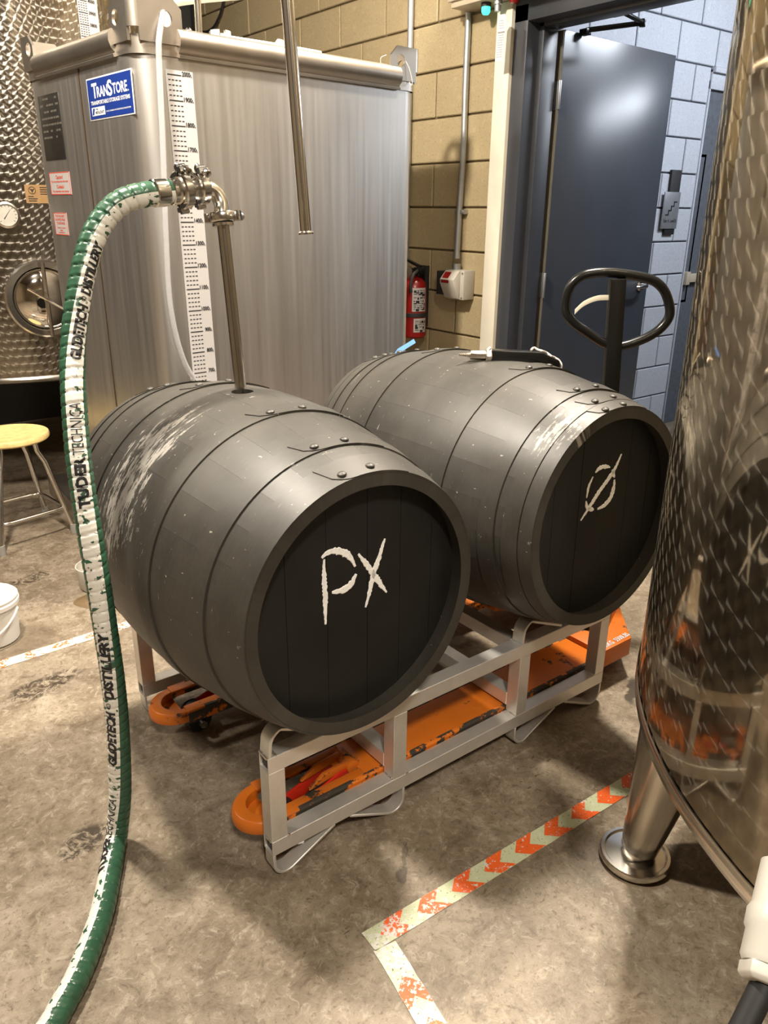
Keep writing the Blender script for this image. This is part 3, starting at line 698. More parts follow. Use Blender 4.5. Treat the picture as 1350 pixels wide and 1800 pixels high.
g = G(); g.cyl(T(0.300, 0.2, 1.925), T(0.300, 0.2, 1.995), 0.006, 8); g.cyl(T(0.322, 0.2, 1.925), T(0.322, 0.2, 1.99), 0.004, 8); g.build('stem', 'polished', sv)
g = G(); g.sphere(T(0.312, 0.2, 2.002), 0.013, 12); g.cyl(T(0.29, 0.2, 2.0), T(0.335, 0.2, 2.0), 0.007, 8); g.build('valve_body', 'polished', sv)
g = G(); g.tube([T(0.33, 0.195, 2.0), T(0.35, 0.19, 1.985)], 0.004, 8); g.build('valve_lever', 'polished', sv)

# clear tube hanging from the lug hole down behind the barrel
ct = thing('clear_tube', (0.545, 1.44, 0.45), 'clear plastic tube hanging from the corner lug down the square tank', 'tube')
g = G(); g.tube(spline([T(0.16, 0.10, 2.07), T(0.125, 0.03, 2.03), T(0.100, -0.012, 1.99), (0.505, 1.434, 1.92), (0.497, 1.431, 1.842), (0.487, 1.430, 1.629), (0.469, 1.428, 1.332), (0.464, 1.428, 1.108), (0.495, 1.431, 0.927), (0.56, 1.435, 0.80), (0.66, 1.44, 0.62), (0.72, 1.42, 0.45)], 0.02), 0.0095, 12); g.build('tube_run', 'vinyl', ct)
wl = thing('wire_loop', T(TW - 0.10, 0.0, 2.0), 'thin pale wire looped through the right corner lug', 'wire')
g = G(); g.tube(spline([T(1.157, -0.012, 1.985), T(1.175, -0.02, 1.95), T(1.185, -0.02, 1.90), T(1.16, 0.03, 1.97), T(1.08, 0.03, 1.95), T(1.05, 0.02, 1.985), T(1.075, 0.01, 2.0)], 0.01), 0.0014, 6); g.build('wire', 'rope', wl)

# hanging polished transfer pipe
hp = thing('overhead_pipe', (0.724, 0.952, 1.357), 'polished steel pipe hanging from overhead in front of the square tank', 'pipe')
b_ = V((0.724, 0.952, 1.362)); tp_ = V((0.705, 0.985, 1.95)); dd = (tp_ - b_)
g = G(); g.cyl(b_, b_ + dd * 4.5, 0.0185, 24); g.build('pipe_tube', 'polished', hp)
g = G(); g.lathe([(0.014, -0.004), (0.025, -0.004), (0.025, 0.001), (0.0185, 0.006)], b_, dd, 24); g.lathe([(0.0001, -0.001), (0.0145, -0.001)], b_, dd, 24); g.build('ferrule', 'polished', hp)

# ------------------------------------------------------------------ barrels
def barrel(label, X, Y0, Z, L, rh, rb, yaw, pit, hoops, widths, paint, head_paint, bung):
    """local frame: +y along the axis, origin on the axis at the front head plane"""
    root = thing('wine_barrel', (X, Y0 + 0.02, Z - rb), label, 'barrel', 'black barrels on the rack')
    rot = Matrix.Rotation(-yaw, 4, 'Z') @ Matrix.Rotation(pit, 4, 'X')
    W = Matrix.Translation((X, Y0, Z)) @ rot
    def prof(y): return rb - (rb - rh) * (2 * y / L - 1) ** 2
    th = 0.026; nst = 26; seg = 16; hoop_t = 0.0028
    def stave_mesh(a0, a1, y0=0.0, y1=L, na=4, ns=seg):
        gg = G(); vs = []; gap = 0.00012
        for i in range(ns + 1):
            y = y0 + (y1 - y0) * i / ns; ro = prof(y) - hoop_t; ri = ro - th
            for q in range(na + 1):
                a = a0 + (a1 - a0) * q / na; off = gap if q == 0 else (-gap if q == na else 0)
                vs.append(V(((ro) * math.cos(a + off / ro), y, ro * math.sin(a + off / ro))))
            for q in range(na, -1, -1):
                a = a0 + (a1 - a0) * q / na
                vs.append(V((ri * math.cos(a), y, ri * math.sin(a))))
        kk = 2 * (na + 1); fs = []
        for i in range(ns):
            for j in range(kk): fs.append((i * kk + j, (i + 1) * kk + j, (i + 1) * kk + (j + 1) % kk, i * kk + (j + 1) % kk))
        fs += [tuple(range(kk))[::-1], tuple(range(ns * kk, (ns + 1) * kk))]
        gg.add([W @ q for q in vs], fs); return gg
    da = 2 * PI / nst
    bs = round((PI / 2) / da - 0.5)
    for s in range(nst):
        a0 = (s - 0.5) * da + (PI / 2 - bs * da)
        if bung and s == bs:
            # stave with the bung hole: two lengths plus a plate with a round hole
            hole_y, hr, hw = bung; am = a0 + da / 2
            gg = stave_mesh(a0, a0 + da, 0, hole_y - hw, 4, 8); g2 = stave_mesh(a0, a0 + da, hole_y + hw, L, 4, 8); gg.add(g2.v, g2.f)
            m = 32; vs = []; rr = prof(hole_y)
            half = da / 2
            for ring in range(3):
                for i in range(m):
                    t_ = 2 * PI * i / m; cx_, sy_ = math.cos(t_), math.sin(t_)
                    if ring == 0:
                        k_ = 1 / max(abs(cx_), abs(sy_)); u_, y_ = cx_ * k_ * half, sy_ * k_ * hw
                    else: u_, y_ = cx_ * hr / rr, sy_ * hr
                    ro = prof(hole_y + y_) - hoop_t - (th if ring == 2 else 0)
                    vs.append(W @ V((ro * math.cos(am + u_), hole_y + y_, ro * math.sin(am + u_))))
            fs = [(q * m + i, q * m + (i + 1) % m, (q + 1) * m + (i + 1) % m, (q + 1) * m + i) for q in range(2) for i in range(m)]
            gg.add(vs, fs)
        else: gg = stave_mesh(a0, a0 + da)
        gg.build('stave', paint, root, smooth=40)
    # heads: vertical boards, recessed behind the chime
    for face in (0, 1):
        rec = 0.042; R = prof(rec) - hoop_t - th + 0.004
        yb = rec if face == 0 else L - rec; dy = 0.022 if face == 0 else -0.022
        edges = [-R, -0.62 * R, -0.27 * R, 0.10 * R, 0.42 * R, 0.74 * R, R] if face == 0 else [-R, -0.5 * R, 0, 0.5 * R, R]
        for x0, x1 in zip(edges, edges[1:]):
            gg = G(); x0 += 0.0006; x1 -= 0.0006; n_ = 14; top = []
            for i in range(n_ + 1):
                x = x0 + (x1 - x0) * i / n_; top.append((x, math.sqrt(max(0, R * R - x * x))))
            pl = top + [(x, -z) for x, z in top[::-1]]
            clean = []
            for q in pl:
                if not clean or (abs(q[0] - clean[-1][0]) + abs(q[1] - clean[-1][1])) > 1e-4: clean.append(q)
            if abs(clean[0][0] - clean[-1][0]) + abs(clean[0][1] - clean[-1][1]) < 1e-4: clean.pop()
            kk = len(clean); jit = random.uniform(-0.0004, 0.0004)
            vs = [W @ V((x, yb + jit, z)) for x, z in clean] + [W @ V((x, yb + dy, z)) for x, z in clean]
            gg.add(vs, [tuple(range(kk)), tuple(range(kk, 2 * kk))[::-1]] + [(i, (i + 1) % kk, kk + (i + 1) % kk, kk + i) for i in range(kk)])
            gg.build('head_board', head_paint, root, smooth=0)
    # hoops, near half then mirrored on the far half; lap plate and two rivets where the ends overlap
    rivet = None
    for half in (0, 1):
        for k_, (hy, hw) in enumerate(zip(hoops, widths)):
            y0, y1 = (hy, hy + hw) if half == 0 else (L - hy - hw, L - hy)
            gg = G(); pr_ = []
            for q in range(5):
                y = y0 + (y1 - y0) * q / 4; pr_.append((prof(y) + 0.0004, y))
            pr_ = [(prof(y0) - hoop_t - 0.001, y0)] + pr_ + [(prof(y1) - hoop_t - 0.001, y1)]
            gg.lathe(pr_, (0, 0, 0), (0, 1, 0), 96, ref=(1, 0, 0))
            # lap: thicker plate, one end cut round
            aL = math.radians(107 - 2 * k_); aR = math.radians(70 - 2 * k_); m = 14
            vs = []
            for i in range(m + 1):
                a = aL + (aR - aL) * i / m
                cut = 0.96 * (y1 - y0) * (1 - math.sqrt(max(0, 1 - max(0, 1 - i / 4) ** 2)))
                for yy, ex in ((y0 + cut, -0.001), (y0 + cut, 0.0022), (y1, 0.0022), (y1, -0.001)):
                    rr = prof(yy) + ex; vs.append(V((rr * math.cos(a), yy, rr * math.sin(a))))
            fs = [(i * 4 + j, (i + 1) * 4 + j, (i + 1) * 4 + j + 1, i * 4 + j + 1) for i in range(m) for j in range(3)] + [(0, 1, 2, 3), (m * 4 + 3, m * 4 + 2, m * 4 + 1, m * 4)]
            gg.add(vs, fs)
            # lathe axis is +y with ref x: its third axis is y cross x = -z, so mirror z for the ring (round anyway)
            gg.v = [W @ q for q in gg.v]
            hoop = gg.build('hoop', paint, root, smooth=40)
            for ra in (math.radians(100 - 2 * k_), math.radians(87 - 2 * k_)):
                ym = (y0 + y1) / 2 - 0.2 * (y1 - y0) if half == 0 else (y0 + y1) / 2
                c = V(((prof(ym) + 0.0018) * math.cos(ra), ym, (prof(ym) + 0.0018) * math.sin(ra)))
                g2 = G(); g2.lathe([(0.0095, 0), (0.0088, 0.003), (0.006, 0.0052), (0.0001, 0.006)], W @ c, (W.to_3x3() @ V((math.cos(ra), 0, math.sin(ra)))), 12)
                g2.build('rivet', paint, hoop)
    return root, W
def chalk_stroke(gg, W, pts, w0, yb):
    """jagged chalk stroke on the head"""
    P = spline([(a, 0, b) for a, b in pts], 0.004) if len(pts) > 2 else [V((pts[0][0], 0, pts[0][1])).lerp(V((pts[1][0], 0, pts[1][1])), i / 20) for i in range(21)]
    k_ = len(P); vs = []
    for i, q in enumerate(P):
        tan = (P[min(i + 1, k_ - 1)] - P[max(i - 1, 0)]).normalized(); n = V((-tan.z, 0, tan.x))
        taper = min(1, 0.35 + 2.2 * min(i, k_ - 1 - i) / k_)
        wl = w0 * taper * random.uniform(0.75, 1.25); wr = w0 * taper * random.uniform(0.75, 1.25)
        for d, yy in ((wl, yb), (-wr, yb), (-wr * 0.8, yb - 0.0012), (wl * 0.8, yb - 0.0012)): vs.append(W @ V((q.x + n.x * d, yy, q.z + n.z * d)))
    fs = [(i * 4 + j, (i + 1) * 4 + j, (i + 1) * 4 + (j + 1) % 4, i * 4 + (j + 1) % 4) for i in range(k_ - 1) for j in range(4)] + [(0, 1, 2, 3), (k_ * 4 - 1, k_ * 4 - 2, k_ * 4 - 3, k_ * 4 - 4)]
    gg.add(vs, fs)

head_mat = plain('black_barrel_head', (0.011, 0.0108, 0.0098), 0.5, 0, 0.25, 7, 0.12, spec=0.4)
BL = 0.94
p1 = barrel_paint('dusty_black_barrel_paint', 0.196, -0.0965, 0.682, (2.52, 0.82, 0.465, 0.13, 0.26))
p2 = barrel_paint('dusty_grey_black_barrel_paint', 0.919, -0.132, 0.714, (2.15, 0.45, 0.05, 0.08, 0.20))
b1, W1 = barrel('matt black wooden barrel chalked PX with the steel pipe in its bung', 0.196, -0.0965, 0.682, BL, 0.2845, 0.358, -0.0153, 0.0, (0.0, 0.105, 0.283), (0.060, 0.050, 0.048), p1, head_mat, (0.485, 0.026, 0.055))
b2, W2 = barrel('matt black wooden barrel chalked with a slashed zero, farther right on the rack', 0.919, -0.132, 0.714, BL, 0.2845, 0.352, 0.0101, -0.016, (0.0, 0.036, 0.100, 0.268), (0.033, 0.042, 0.044, 0.046), p2, head_mat, None)
g = G()
for s_, w_ in (([(-0.079, 0.113), (-0.0799, 0.0802), (-0.0783, 0.0296), (-0.0783, -0.0348)], 0.006),
               ([(-0.0843, 0.1171), (-0.0749, 0.123), (-0.0576, 0.1245), (-0.0387, 0.1183), (-0.0224, 0.1065), (-0.01, 0.0893), (-0.003, 0.0747)], 0.0075),
               ([(-0.0017, 0.0591), (-0.0131, 0.0418), (-0.0315, 0.0332), (-0.0632, 0.0352)], 0.0075),
               ([(0.0041, 0.1019), (0.0314, 0.0638), (0.0536, 0.0287), (0.0797, -0.0098)], 0.0068),
               ([(0.0719, 0.1183), (0.0576, 0.0798), (0.0431, 0.0449), (0.0316, 0.0023), (0.0213, -0.0279)], 0.0062)):
    chalk_stroke(g, W1, s_, w_, 0.0414)
tag(g.build('chalk_letters', 'chalk', b1, smooth=0), label='white chalk letters PX')
g = G()
for s_, w_ in (([(0.0756, 0.1475), (0.0528, 0.1095), (0.0236, 0.082), (-0.0037, 0.0573), (-0.0341, 0.0259), (-0.0646, -0.0038)], 0.0066),
               ([(-0.0228, 0.1167), (-0.0066, 0.1254), (0.0157, 0.1256), (0.0374, 0.1185)], 0.006), ([(-0.03, 0.1077), (-0.0433, 0.0822), (-0.0473, 0.0531)], 0.004),
               ([(-0.0486, 0.0473), (-0.0415, 0.0306), (-0.0305, 0.0174)], 0.0048), ([(0.0433, 0.1114), (0.0567, 0.089)], 0.006),
               ([(0.0579, 0.0827), (0.0581, 0.0565), (0.0484, 0.0338), (0.0278, 0.0197), (-0.001, 0.0153)], 0.0075), ([(-0.0148, 0.0169), (-0.0339, 0.0243)], 0.006)):
    chalk_stroke(g, W2, s_, w_, 0.0414)
tag(g.build('chalk_symbol', 'chalk', b2, smooth=0), label='white chalk slashed zero')

# ------------------------------------------------------------------ aluminium barrel rack
RT = 0.0406; RL = 1.170; RD = 0.8078; RZ0 = 0.0658; RZ2 = 0.2949; RU2, RU3 = 0.3444, 0.7822
rack = thing('barrel_rack', (RL / 2, RD / 2, 0), 'welded square-tube aluminium rack carrying the two black barrels', 'rack')
def hollow(a, b, name='rail'):
    """square tube from a to b with open ends"""
    a = V(a); b = V(b); d = (b - a).normalized(); up = EZ if abs(d.z) < 0.9 else V((0, 1, 0)); sd = d.cross(up)
    h = RT / 2; w = 0.0035; gg = G(); vs = []
    for p in (a, b):
        for r in (h, h - w):
            vs += [p + sd * (r * i) + up * (r * j) for i, j in ((-1, -1), (1, -1), (1, 1), (-1, 1))]
    fs = []
    for i in range(4):
        j = (i + 1) % 4
        fs += [(i, j, 8 + j, 8 + i), (4 + j, 4 + i, 12 + i, 12 + j), (j, i, 4 + i, 4 + j), (8 + i, 8 + j, 12 + j, 12 + i)]
    gg.add(vs, fs); return gg.build(name, 'alu', rack, bevel=0.0012, smooth=30, seg=1)
h = RT / 2
for yc in (h, RD - h):
    hollow((0, yc, RZ0 + h), (RL, yc, RZ0 + h)); hollow((0, yc, RZ2 + h), (RL, yc, RZ2 + h))
    for ux in (h, RU2 + h, RU3 + h, RL - h): hollow((ux, yc, RZ0 + RT), (ux, yc, RZ2), 'upright')
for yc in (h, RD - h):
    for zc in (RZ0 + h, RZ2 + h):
        g = G(); g.box((0.006, yc - h + 0.0036, zc - h + 0.0036), (RL - 0.006, yc + h - 0.0036, zc + h - 0.0036)); tag(g.build('bore_shade_fill', 'bore_shade', rack, smooth=0), label='dark fill standing for the shade inside an open square tube')  # solid dark core in each rail, paints the shade of the hollow end
for ux in (RU2 + h, RU3 + h):
    hollow((ux, RT, RZ2 + h), (ux, RD - RT, RZ2 + h), 'cross_tube'); hollow((ux, RT, 0.122 + h), (ux, RD - RT, 0.122 + h), 'cross_tube')
def cradle(yc, us, ue):
    """bent flat bars on the top rail: up from both ends, sloping down to the middle"""
    zt = RZ2 + RT; mid = (us + ue) / 2
    for s, u in ((1, us), (-1, ue)):
        pts = [(u + s * 0.006, yc, zt)] + [V(q) for q in arc((u + s * 0.045, yc, 0.362), 0.036, PI if s > 0 else 0, PI * 0.5 - (-0.26) if s > 0 else PI * 0.5 - 0.26, 8, (1, 0, 0), (0, 0, 1))][0:]
        pts += [V((mid - s * 0.03, yc, zt + 0.006))]
        gg = G(); gg.strip(pts, 0.0195, 0.008, (0, 1, 0)); gg.build('cradle_bar', 'alu', rack, bevel=0.0015, smooth=40, seg=1)
def foot(yc, us, ue):
    mid = (us + ue) / 2
    for s, u in ((1, us), (-1, ue)):
        pts = [V((u + s * 0.005, yc, RZ0))] + arc((u + s * 0.038, yc, 0.036), 0.033, PI if s > 0 else 2 * PI, PI * 1.5 + 0.42 if s > 0 else PI * 1.5 - 0.42, 8, (1, 0, 0), (0, 0, 1)) + [V((mid - s * 0.022, yc, RZ0 - 0.002))]
        gg = G(); gg.strip(pts, 0.0195, 0.007, (0, 1, 0)); gg.build('foot_bar', 'alu', rack, bevel=0.0015, smooth=40, seg=1)
for yc in (h, RD - h):
    for us, ue in ((0.0, RU2 + RT), (RU3, RL)): cradle(yc, us, ue); foot(yc, us, ue)
def weld(a, b, n=7, r=0.0036):
    gg = G(); a = V(a); b = V(b)
    for i in range(n): gg.sphere(a.lerp(b, (i + 0.5) / n), r * random.uniform(0.85, 1.25), 8)
    gg.build('weld_bead', 'weld', rack)
zl = RZ0 + RT
for ux in (RU2, RU3, RL - RT): weld((ux, 0.002, zl), (ux, 0.036, zl))
for ux in (0.008, RU3 + 0.008): weld((ux + 0.012, 0.002, RZ2 + RT), (ux + 0.012, 0.036, RZ2 + RT))
weld((0.0, 0.003, RZ2 + RT), (0.0, 0.037, RZ2 + RT)); weld((0.0, 0.003, zl), (0.0, 0.03, zl), 5)
for ux in (RT, RU2 + RT, RU3 + RT): weld((ux, 0.0, zl), (ux + 0.006, 0.0, zl), 2, 0.003)
for u_ in (0.165, 0.214, 0.945, 0.995): weld((u_, 0.002, RZ0), (u_, 0.036, RZ0), 6, 0.003)

# ------------------------------------------------------------------ pallet jack
jack = thing('pallet_jack', (1.3, 0.375, 0), 'worn orange pallet jack with its forks under the barrel rack', 'pallet jack')
ZF = 0.116
def fork(y0, y1):
    w = y1 - y0; yc = (y0 + y1) / 2; x_tip, x_heel = -0.032, 1.24
    # top plate: rounded tip, roller opening between 0.06 and 0.29
    gg = G(); n_ = 10
    tip = [(0.055 - 0.087 * math.cos(t_ * PI / (2 * n_)) , w / 2 * math.sin(t_ * PI / (2 * n_))) for t_ in range(n_ + 1)]
    half = tip; out = [(x, yc + y) for x, y in half] ; low = [(x, yc - y) for x, y in half]
    oy = w * 0.27
    vs = []; fs = []
    def slab(poly, z0, z1):
        kk = len(poly); gg.add([(x, y, z0) for x, y in poly] + [(x, y, z1) for x, y in poly], [tuple(range(kk))[::-1], tuple(range(kk, 2 * kk))] + [(i, (i + 1) % kk, kk + (i + 1) % kk, kk + i) for i in range(kk)])
    ins = [(0.055 - 0.050 * math.cos(q * PI / (2 * n_)), 0.62 * w / 2 * math.sin(q * PI / (2 * n_))) for q in range(n_ + 1)]
    ro_ = low[::-1] + out[1:]; ri_ = [(x, yc - y) for x, y in ins][::-1] + [(x, yc + y) for x, y in ins][1:]; kn = len(ro_)
    vs_ = []
    for pl_, zs in ((ro_, (ZF - 0.036, ZF - 0.014)), ([(x * 0.93 + 0.004, yc + (y - yc) * 0.93) for x, y in ro_], (ZF - 0.003,)), (ri_, (ZF - 0.004, ZF - 0.036))):
        for z in zs: vs_ += [(x, y, z) for x, y in pl_]
    gg.add(vs_, [(r_ * kn + i, r_ * kn + i + 1, ((r_ + 1) % 5) * kn + i + 1, ((r_ + 1) % 5) * kn + i) for r_ in range(5) for i in range(kn - 1)])
    gg.add([(x, y, ZF - 0.034 + max(0, x) * 0.05) for x, y in ri_], [tuple(range(kn))])
    slab([(0.05, y0), (0.30, y0), (0.30, yc - oy), (0.05, yc - oy)], ZF - 0.008, ZF)
    slab([(0.05, yc + oy), (0.30, yc + oy), (0.30, y1), (0.05, y1)], ZF - 0.008, ZF)
    slab([(0.295, y0), (x_heel, y0), (x_heel, y1), (0.295, y1)], ZF - 0.008, ZF)
    fk = gg.build('fork', 'orange', jack, bevel=0.003, smooth=40)
    gg = G()
    for yy in (y0, y1 - 0.006): gg.box((0.05, yy, ZF - 0.042), (x_heel, yy + 0.006, ZF - 0.0075))
    for yy in (y0 - 0.001, y1 - 0.010): gg.box((0.10, yy, ZF - 0.012), (x_heel - 0.02, yy + 0.011, ZF + 0.0006))
    gg.build('fork_side', 'orange_edge', fk, bevel=0.0015, smooth=40)
    # roller arm and load roller inside the opening
    gg = G()
    for yy in (yc - 0.030, yc + 0.022): gg.prism([(0.07, 0.030), (0.10, 0.022), (0.27, 0.085), (0.31, 0.100), (0.30, 0.118), (0.25, 0.116), (0.09, 0.066)], (0, yy + 0.008, 0), (1, 0, 0), (0, 0, 1), 0.008)
    gg.build('roller_arm', 'red_paint', fk, bevel=0.002)
    gg = G(); gg.lathe([(0.012, -0.035), (0.034, -0.035), (0.038, -0.03), (0.038, 0.03), (0.034, 0.035), (0.012, 0.035)], (0.10, yc, 0.040), (0, 1, 0), 24); gg.build('load_roller', 'rubber', fk)
    gg = G(); gg.cyl((0.10, yc - 0.06, 0.040), (0.10, yc + 0.06, 0.040), 0.011, 12); gg.build('axle', 'polished_dull', fk)
    gg = G(); gg.prism([(0.16, 0.10), (0.205, 0.128), (0.285, 0.134), (0.305, 0.118), (0.25, 0.112)], (0, yc - 0.012, 0), (1, 0, 0), (0, 0, 1), 0.012)
    gg.prism([(0.16, 0.10), (0.205, 0.128), (0.285, 0.134), (0.305, 0.118), (0.25, 0.112)], (0, yc + 0.026, 0), (1, 0, 0), (0, 0, 1), 0.012)
    gg.cyl((0.285, yc - 0.034, 0.118), (0.285, yc + 0.034, 0.118), 0.018, 16); gg.box((0.25, yc - 0.028, 0.100), (0.315, yc + 0.028, 0.113))
    gg.build('roller_linkage', 'orange', fk, bevel=0.002)
    return fk
fork(0.046, 0.198); fork(0.556, 0.708)
# yoke joining the forks to the pump
g = G()
yk = [(1.22, 0.046), (1.37, 0.046), (1.395, 0.075), (1.53, 0.215), (1.55, 0.25), (1.55, 0.504), (1.53, 0.54), (1.395, 0.68), (1.37, 0.708), (1.22, 0.708), (1.22, 0.52), (1.30, 0.48), (1.30, 0.274), (1.22, 0.234)]
kk = len(yk); g.add([(x, y, 0.07) for x, y in yk] + [(x, y, 0.132) for x, y in yk], [tuple(range(kk))[::-1], tuple(range(kk, 2 * kk))] + [(i, (i + 1) % kk, kk + (i + 1) % kk, kk + i) for i in range(kk)])
rp = [(1.36, 0.13, 0.131), (1.53, 0.215, 0.131), (1.55, 0.25, 0.131), (1.55, 0.504, 0.131), (1.53, 0.54, 0.131), (1.36, 0.625, 0.131), (1.36, 0.14, 0.133), (1.525, 0.218, 0.215), (1.545, 0.25, 0.225), (1.545, 0.504, 0.225), (1.525, 0.537, 0.215), (1.36, 0.615, 0.133)]
g.add(rp, [(5, 4, 3, 2, 1, 0), (6, 7, 10, 11), (7, 8, 9, 10), (0, 1, 7, 6), (1, 2, 8, 7), (2, 3, 9, 8), (3, 4, 10, 9), (4, 5, 11, 10), (5, 0, 6, 11)])
g.build('yoke', 'orange', jack, bevel=0.004)
g = G(); g.prism([(0.234, 0.12), (0.52, 0.12), (0.47, 0.34), (0.43, 0.40), (0.32, 0.40), (0.285, 0.34)], (1.255, 0, 0), (0, 1, 0), (0, 0, 1), 0.02); g.box((1.275, 0.29, 0.12), (1.46, 0.31, 0.30)); g.box((1.275, 0.45, 0.12), (1.46, 0.47, 0.30)); g.build('bulkhead', 'orange', jack, bevel=0.003)
g = G(); g.cyl((1.295, 0.17, 0.150), (1.335, 0.185, 0.150), 0.020, 18); g.build('push_rod', 'black', jack)
g = G(); g.lathe([(0.0001, 0.10), (0.052, 0.10), (0.055, 0.11), (0.055, 0.30), (0.035, 0.31), (0.03, 0.42), (0.0001, 0.43)], (1.50, 0.38, 0), EZ, 24); g.build('pump', 'orange', jack)
for yy in (0.315, 0.415):
    g = G(); g.lathe([(0.02, 0), (0.082, 0), (0.09, 0.008), (0.09, 0.042), (0.082, 0.05), (0.02, 0.05), (0.02, 0)], (1.52, yy, 0.0905), (0, 1, 0), 28); g.build('steer_wheel', 'rubber', jack)
# capacity print on the yoke
g = G(); put_text(g, '2500KG  5500LBS', (1.232, 0.054, 0.1335), (1, 0.03, 0), (-0.03, 1, 0.0), 0.020, 0.150, 0.02); g.build('capacity_print', 'white_sign', jack, smooth=0)
# handle: pole, loop and lever; it is turned towards the camera side
HX = V((0.794, -0.608, 0)).normalized()
pole0 = V((1.600, 0.375, 0.36)); pole1 = V((1.548, 0.392, 1.232))
g = G(); hn = V((0.608, 0.794, 0)); pd = (pole1 - pole0)
for w_, d_ in ((0.026, 0.018),):
    vs = [q + HX * (w_ * i) + hn * (d_ * j) for q in (pole0, pole1) for i, j in ((-1, -1), (1, -1), (1, 1), (-1, 1))]
    g.add(vs, [(0, 1, 2, 3), (7, 6, 5, 4), (0, 4, 5, 1), (1, 5, 6, 2), (2, 6, 7, 3), (3, 7, 4, 0)])
g.tube([(1.50, 0.38, 0.36), (1.56, 0.377, 0.37), (1.60, 0.375, 0.40)], 0.03, 12)
hnd = g.build('handle_pole', 'black', jack, bevel=0.004)
lp = [(1.577, 0.377, 1.012), (1.535, 0.409, 1.026), (1.487, 0.447, 1.062), (1.449, 0.476, 1.094), (1.428, 0.4925, 1.135), (1.431, 0.489, 1.195), (1.452, 0.473, 1.230), (1.485, 0.448, 1.246), (1.543, 0.403, 1.249), (1.628, 0.338, 1.233), (1.667, 0.3085, 1.209), (1.690, 0.291, 1.168), (1.700, 0.283, 1.118), (1.684, 0.296, 1.078), (1.652, 0.320, 1.047), (1.610, 0.352, 1.024)]
g = G(); cl = spline(lp + [lp[0]], 0.008); g.tube(cl, 0.0155, 14, cap=True); tag(g.build('handle_loop', 'black', hnd), label='black tubular loop grip')
g = G(); g.strip(spline([(1.545, 0.395, 1.172), (1.50, 0.425, 1.170), (1.468, 0.452, 1.152), (1.447, 0.470, 1.125)], 0.006), 0.0085, 0.006, (0.1, 0.1, 1)); g.build('release_lever', 'cream', hnd, bevel=0.001)

# ------------------------------------------------------------------ transfer hose and its fittings
HP = [(338, (0.0985, 0.4717, 1.4627)), (341, (0.0397, 0.4653, 1.4573)), (352, (-0.0096, 0.4727, 1.4446)), (375, (-0.0465, 0.4765, 1.4192)), (415, (-0.0824, 0.472, 1.3759)), (470, (-0.1136, 0.4589, 1.3168)), (530, (-0.1394, 0.4431, 1.2525)), (590, (-0.161, 0.427, 1.188)), (650, (-0.179, 0.403, 1.125)), (700, (-0.191, 0.379, 1.073)), (760, (-0.202, 0.356, 1.009)), (820, (-0.211, 0.332, 0.945)), (890, (-0.216, 0.311, 0.867)), (960, (-0.220, 0.289, 0.788)), (1030, (-0.221, 0.277, 0.703)), (1110, (-0.220, 0.275, 0.596)), (1190, (-0.219, 0.275, 0.484)), (1270, (-0.220, 0.283, 0.361)), (1340, (-0.224, 0.294, 0.245)), (1400, (-0.231, 0.304, 0.144)), (1450, (-0.243, 0.312, 0.060)), (1480, (-0.258, 0.295, 0.031)), (1530, (-0.296, 0.223, 0.026)), (1600, (-0.347, 0.127, 0.026)), (1660, (-0.394, 0.058, 0.026)), (1720, (-0.441, -0.002, 0.026)), (1770, (-0.482, -0.043, 0.026)), (1810, (-0.514, -0.073, 0.026)), (1880, (-0.578, -0.114, 0.026)), (2000, (-0.70, -0.18, 0.026)), (2100, (-0.9, -0.26, 0.026))]
hose = thing('transfer_hose', (-0.30, 0.25, 0), 'green ribbed hose with white printed stripe arching down in front of the barrels', 'hose')
DS = 0.003; HS = spline([q for _, q in HP], DS); HR = 0.0243; view = V((-0.6324, -1.2176, 1.43144))
# arc position of each labelled control point
marks = []
j0 = 0
for yv, q in HP:
    q = V(q); j0 = min(range(j0, len(HS)), key=lambda j: (HS[j] - q).length); marks.append((yv, j0 * DS))
def s_at(yv):
    for (a, sa), (b, sb) in zip(marks, marks[1:]):
        if a <= yv <= b: return sa + (sb - sa) * (yv - a) / (b - a)
def frame(i):
    i = max(0, min(len(HS) - 1, i)); tan = (HS[min(i + 1, len(HS) - 1)] - HS[max(i - 1, 0)]).normalized()
    n = view - HS[i]; n = (n - tan * n.dot(tan)).normalized(); return HS[i], tan, n, n.cross(tan)     # last: image right for a hose running down
def rib(s, a):
    ph = (s / 0.0235 + a / (2 * PI)) % 1.0; dd = min(ph, 1 - ph)
    return 0.0009 * (1 - math.exp(-(dd / 0.075) ** 2) * 3.2) - 0.0012 * (2 * dd - 0.5) ** 2
def hpt(s, a, lift=0.0):
    f = s / DS; i = int(f); P0, t0, n0, r0 = frame(i); P1, t1, n1, r1 = frame(i + 1); w = f - i
    P = P0.lerp(P1, w); n = n0.lerp(n1, w).normalized(); r = r0.lerp(r1, w).normalized()
    return P + (n * math.cos(a) + r * math.sin(a)) * (HR + rib(s, a) + lift)
g = G(); NA = 28; vs = []; ns = len(HS)
s_start = 0.010
idx = [i for i in range(ns) if i * DS >= s_start]
for i in idx:
    for j in range(NA): vs.append(hpt(i * DS, 2 * PI * j / NA))
fs = [(i * NA + j, (i + 1) * NA + j, (i + 1) * NA + (j + 1) % NA, i * NA + (j + 1) % NA) for i in range(len(idx) - 1) for j in range(NA)]
fs += [tuple(range(NA)), tuple(range((len(idx) - 1) * NA, len(idx) * NA))[::-1]]
g.add(vs, fs); g.build('hose_wall', 'green_hose', hose, smooth=60)
PHI = [(338, 35), (375, 38), (470, 36), (590, 20), (700, 3), (820, 2), (960, -8), (1110, -18), (1270, -34), (1400, -44), (1530, -58), (1700, -66), (2100, -70)]
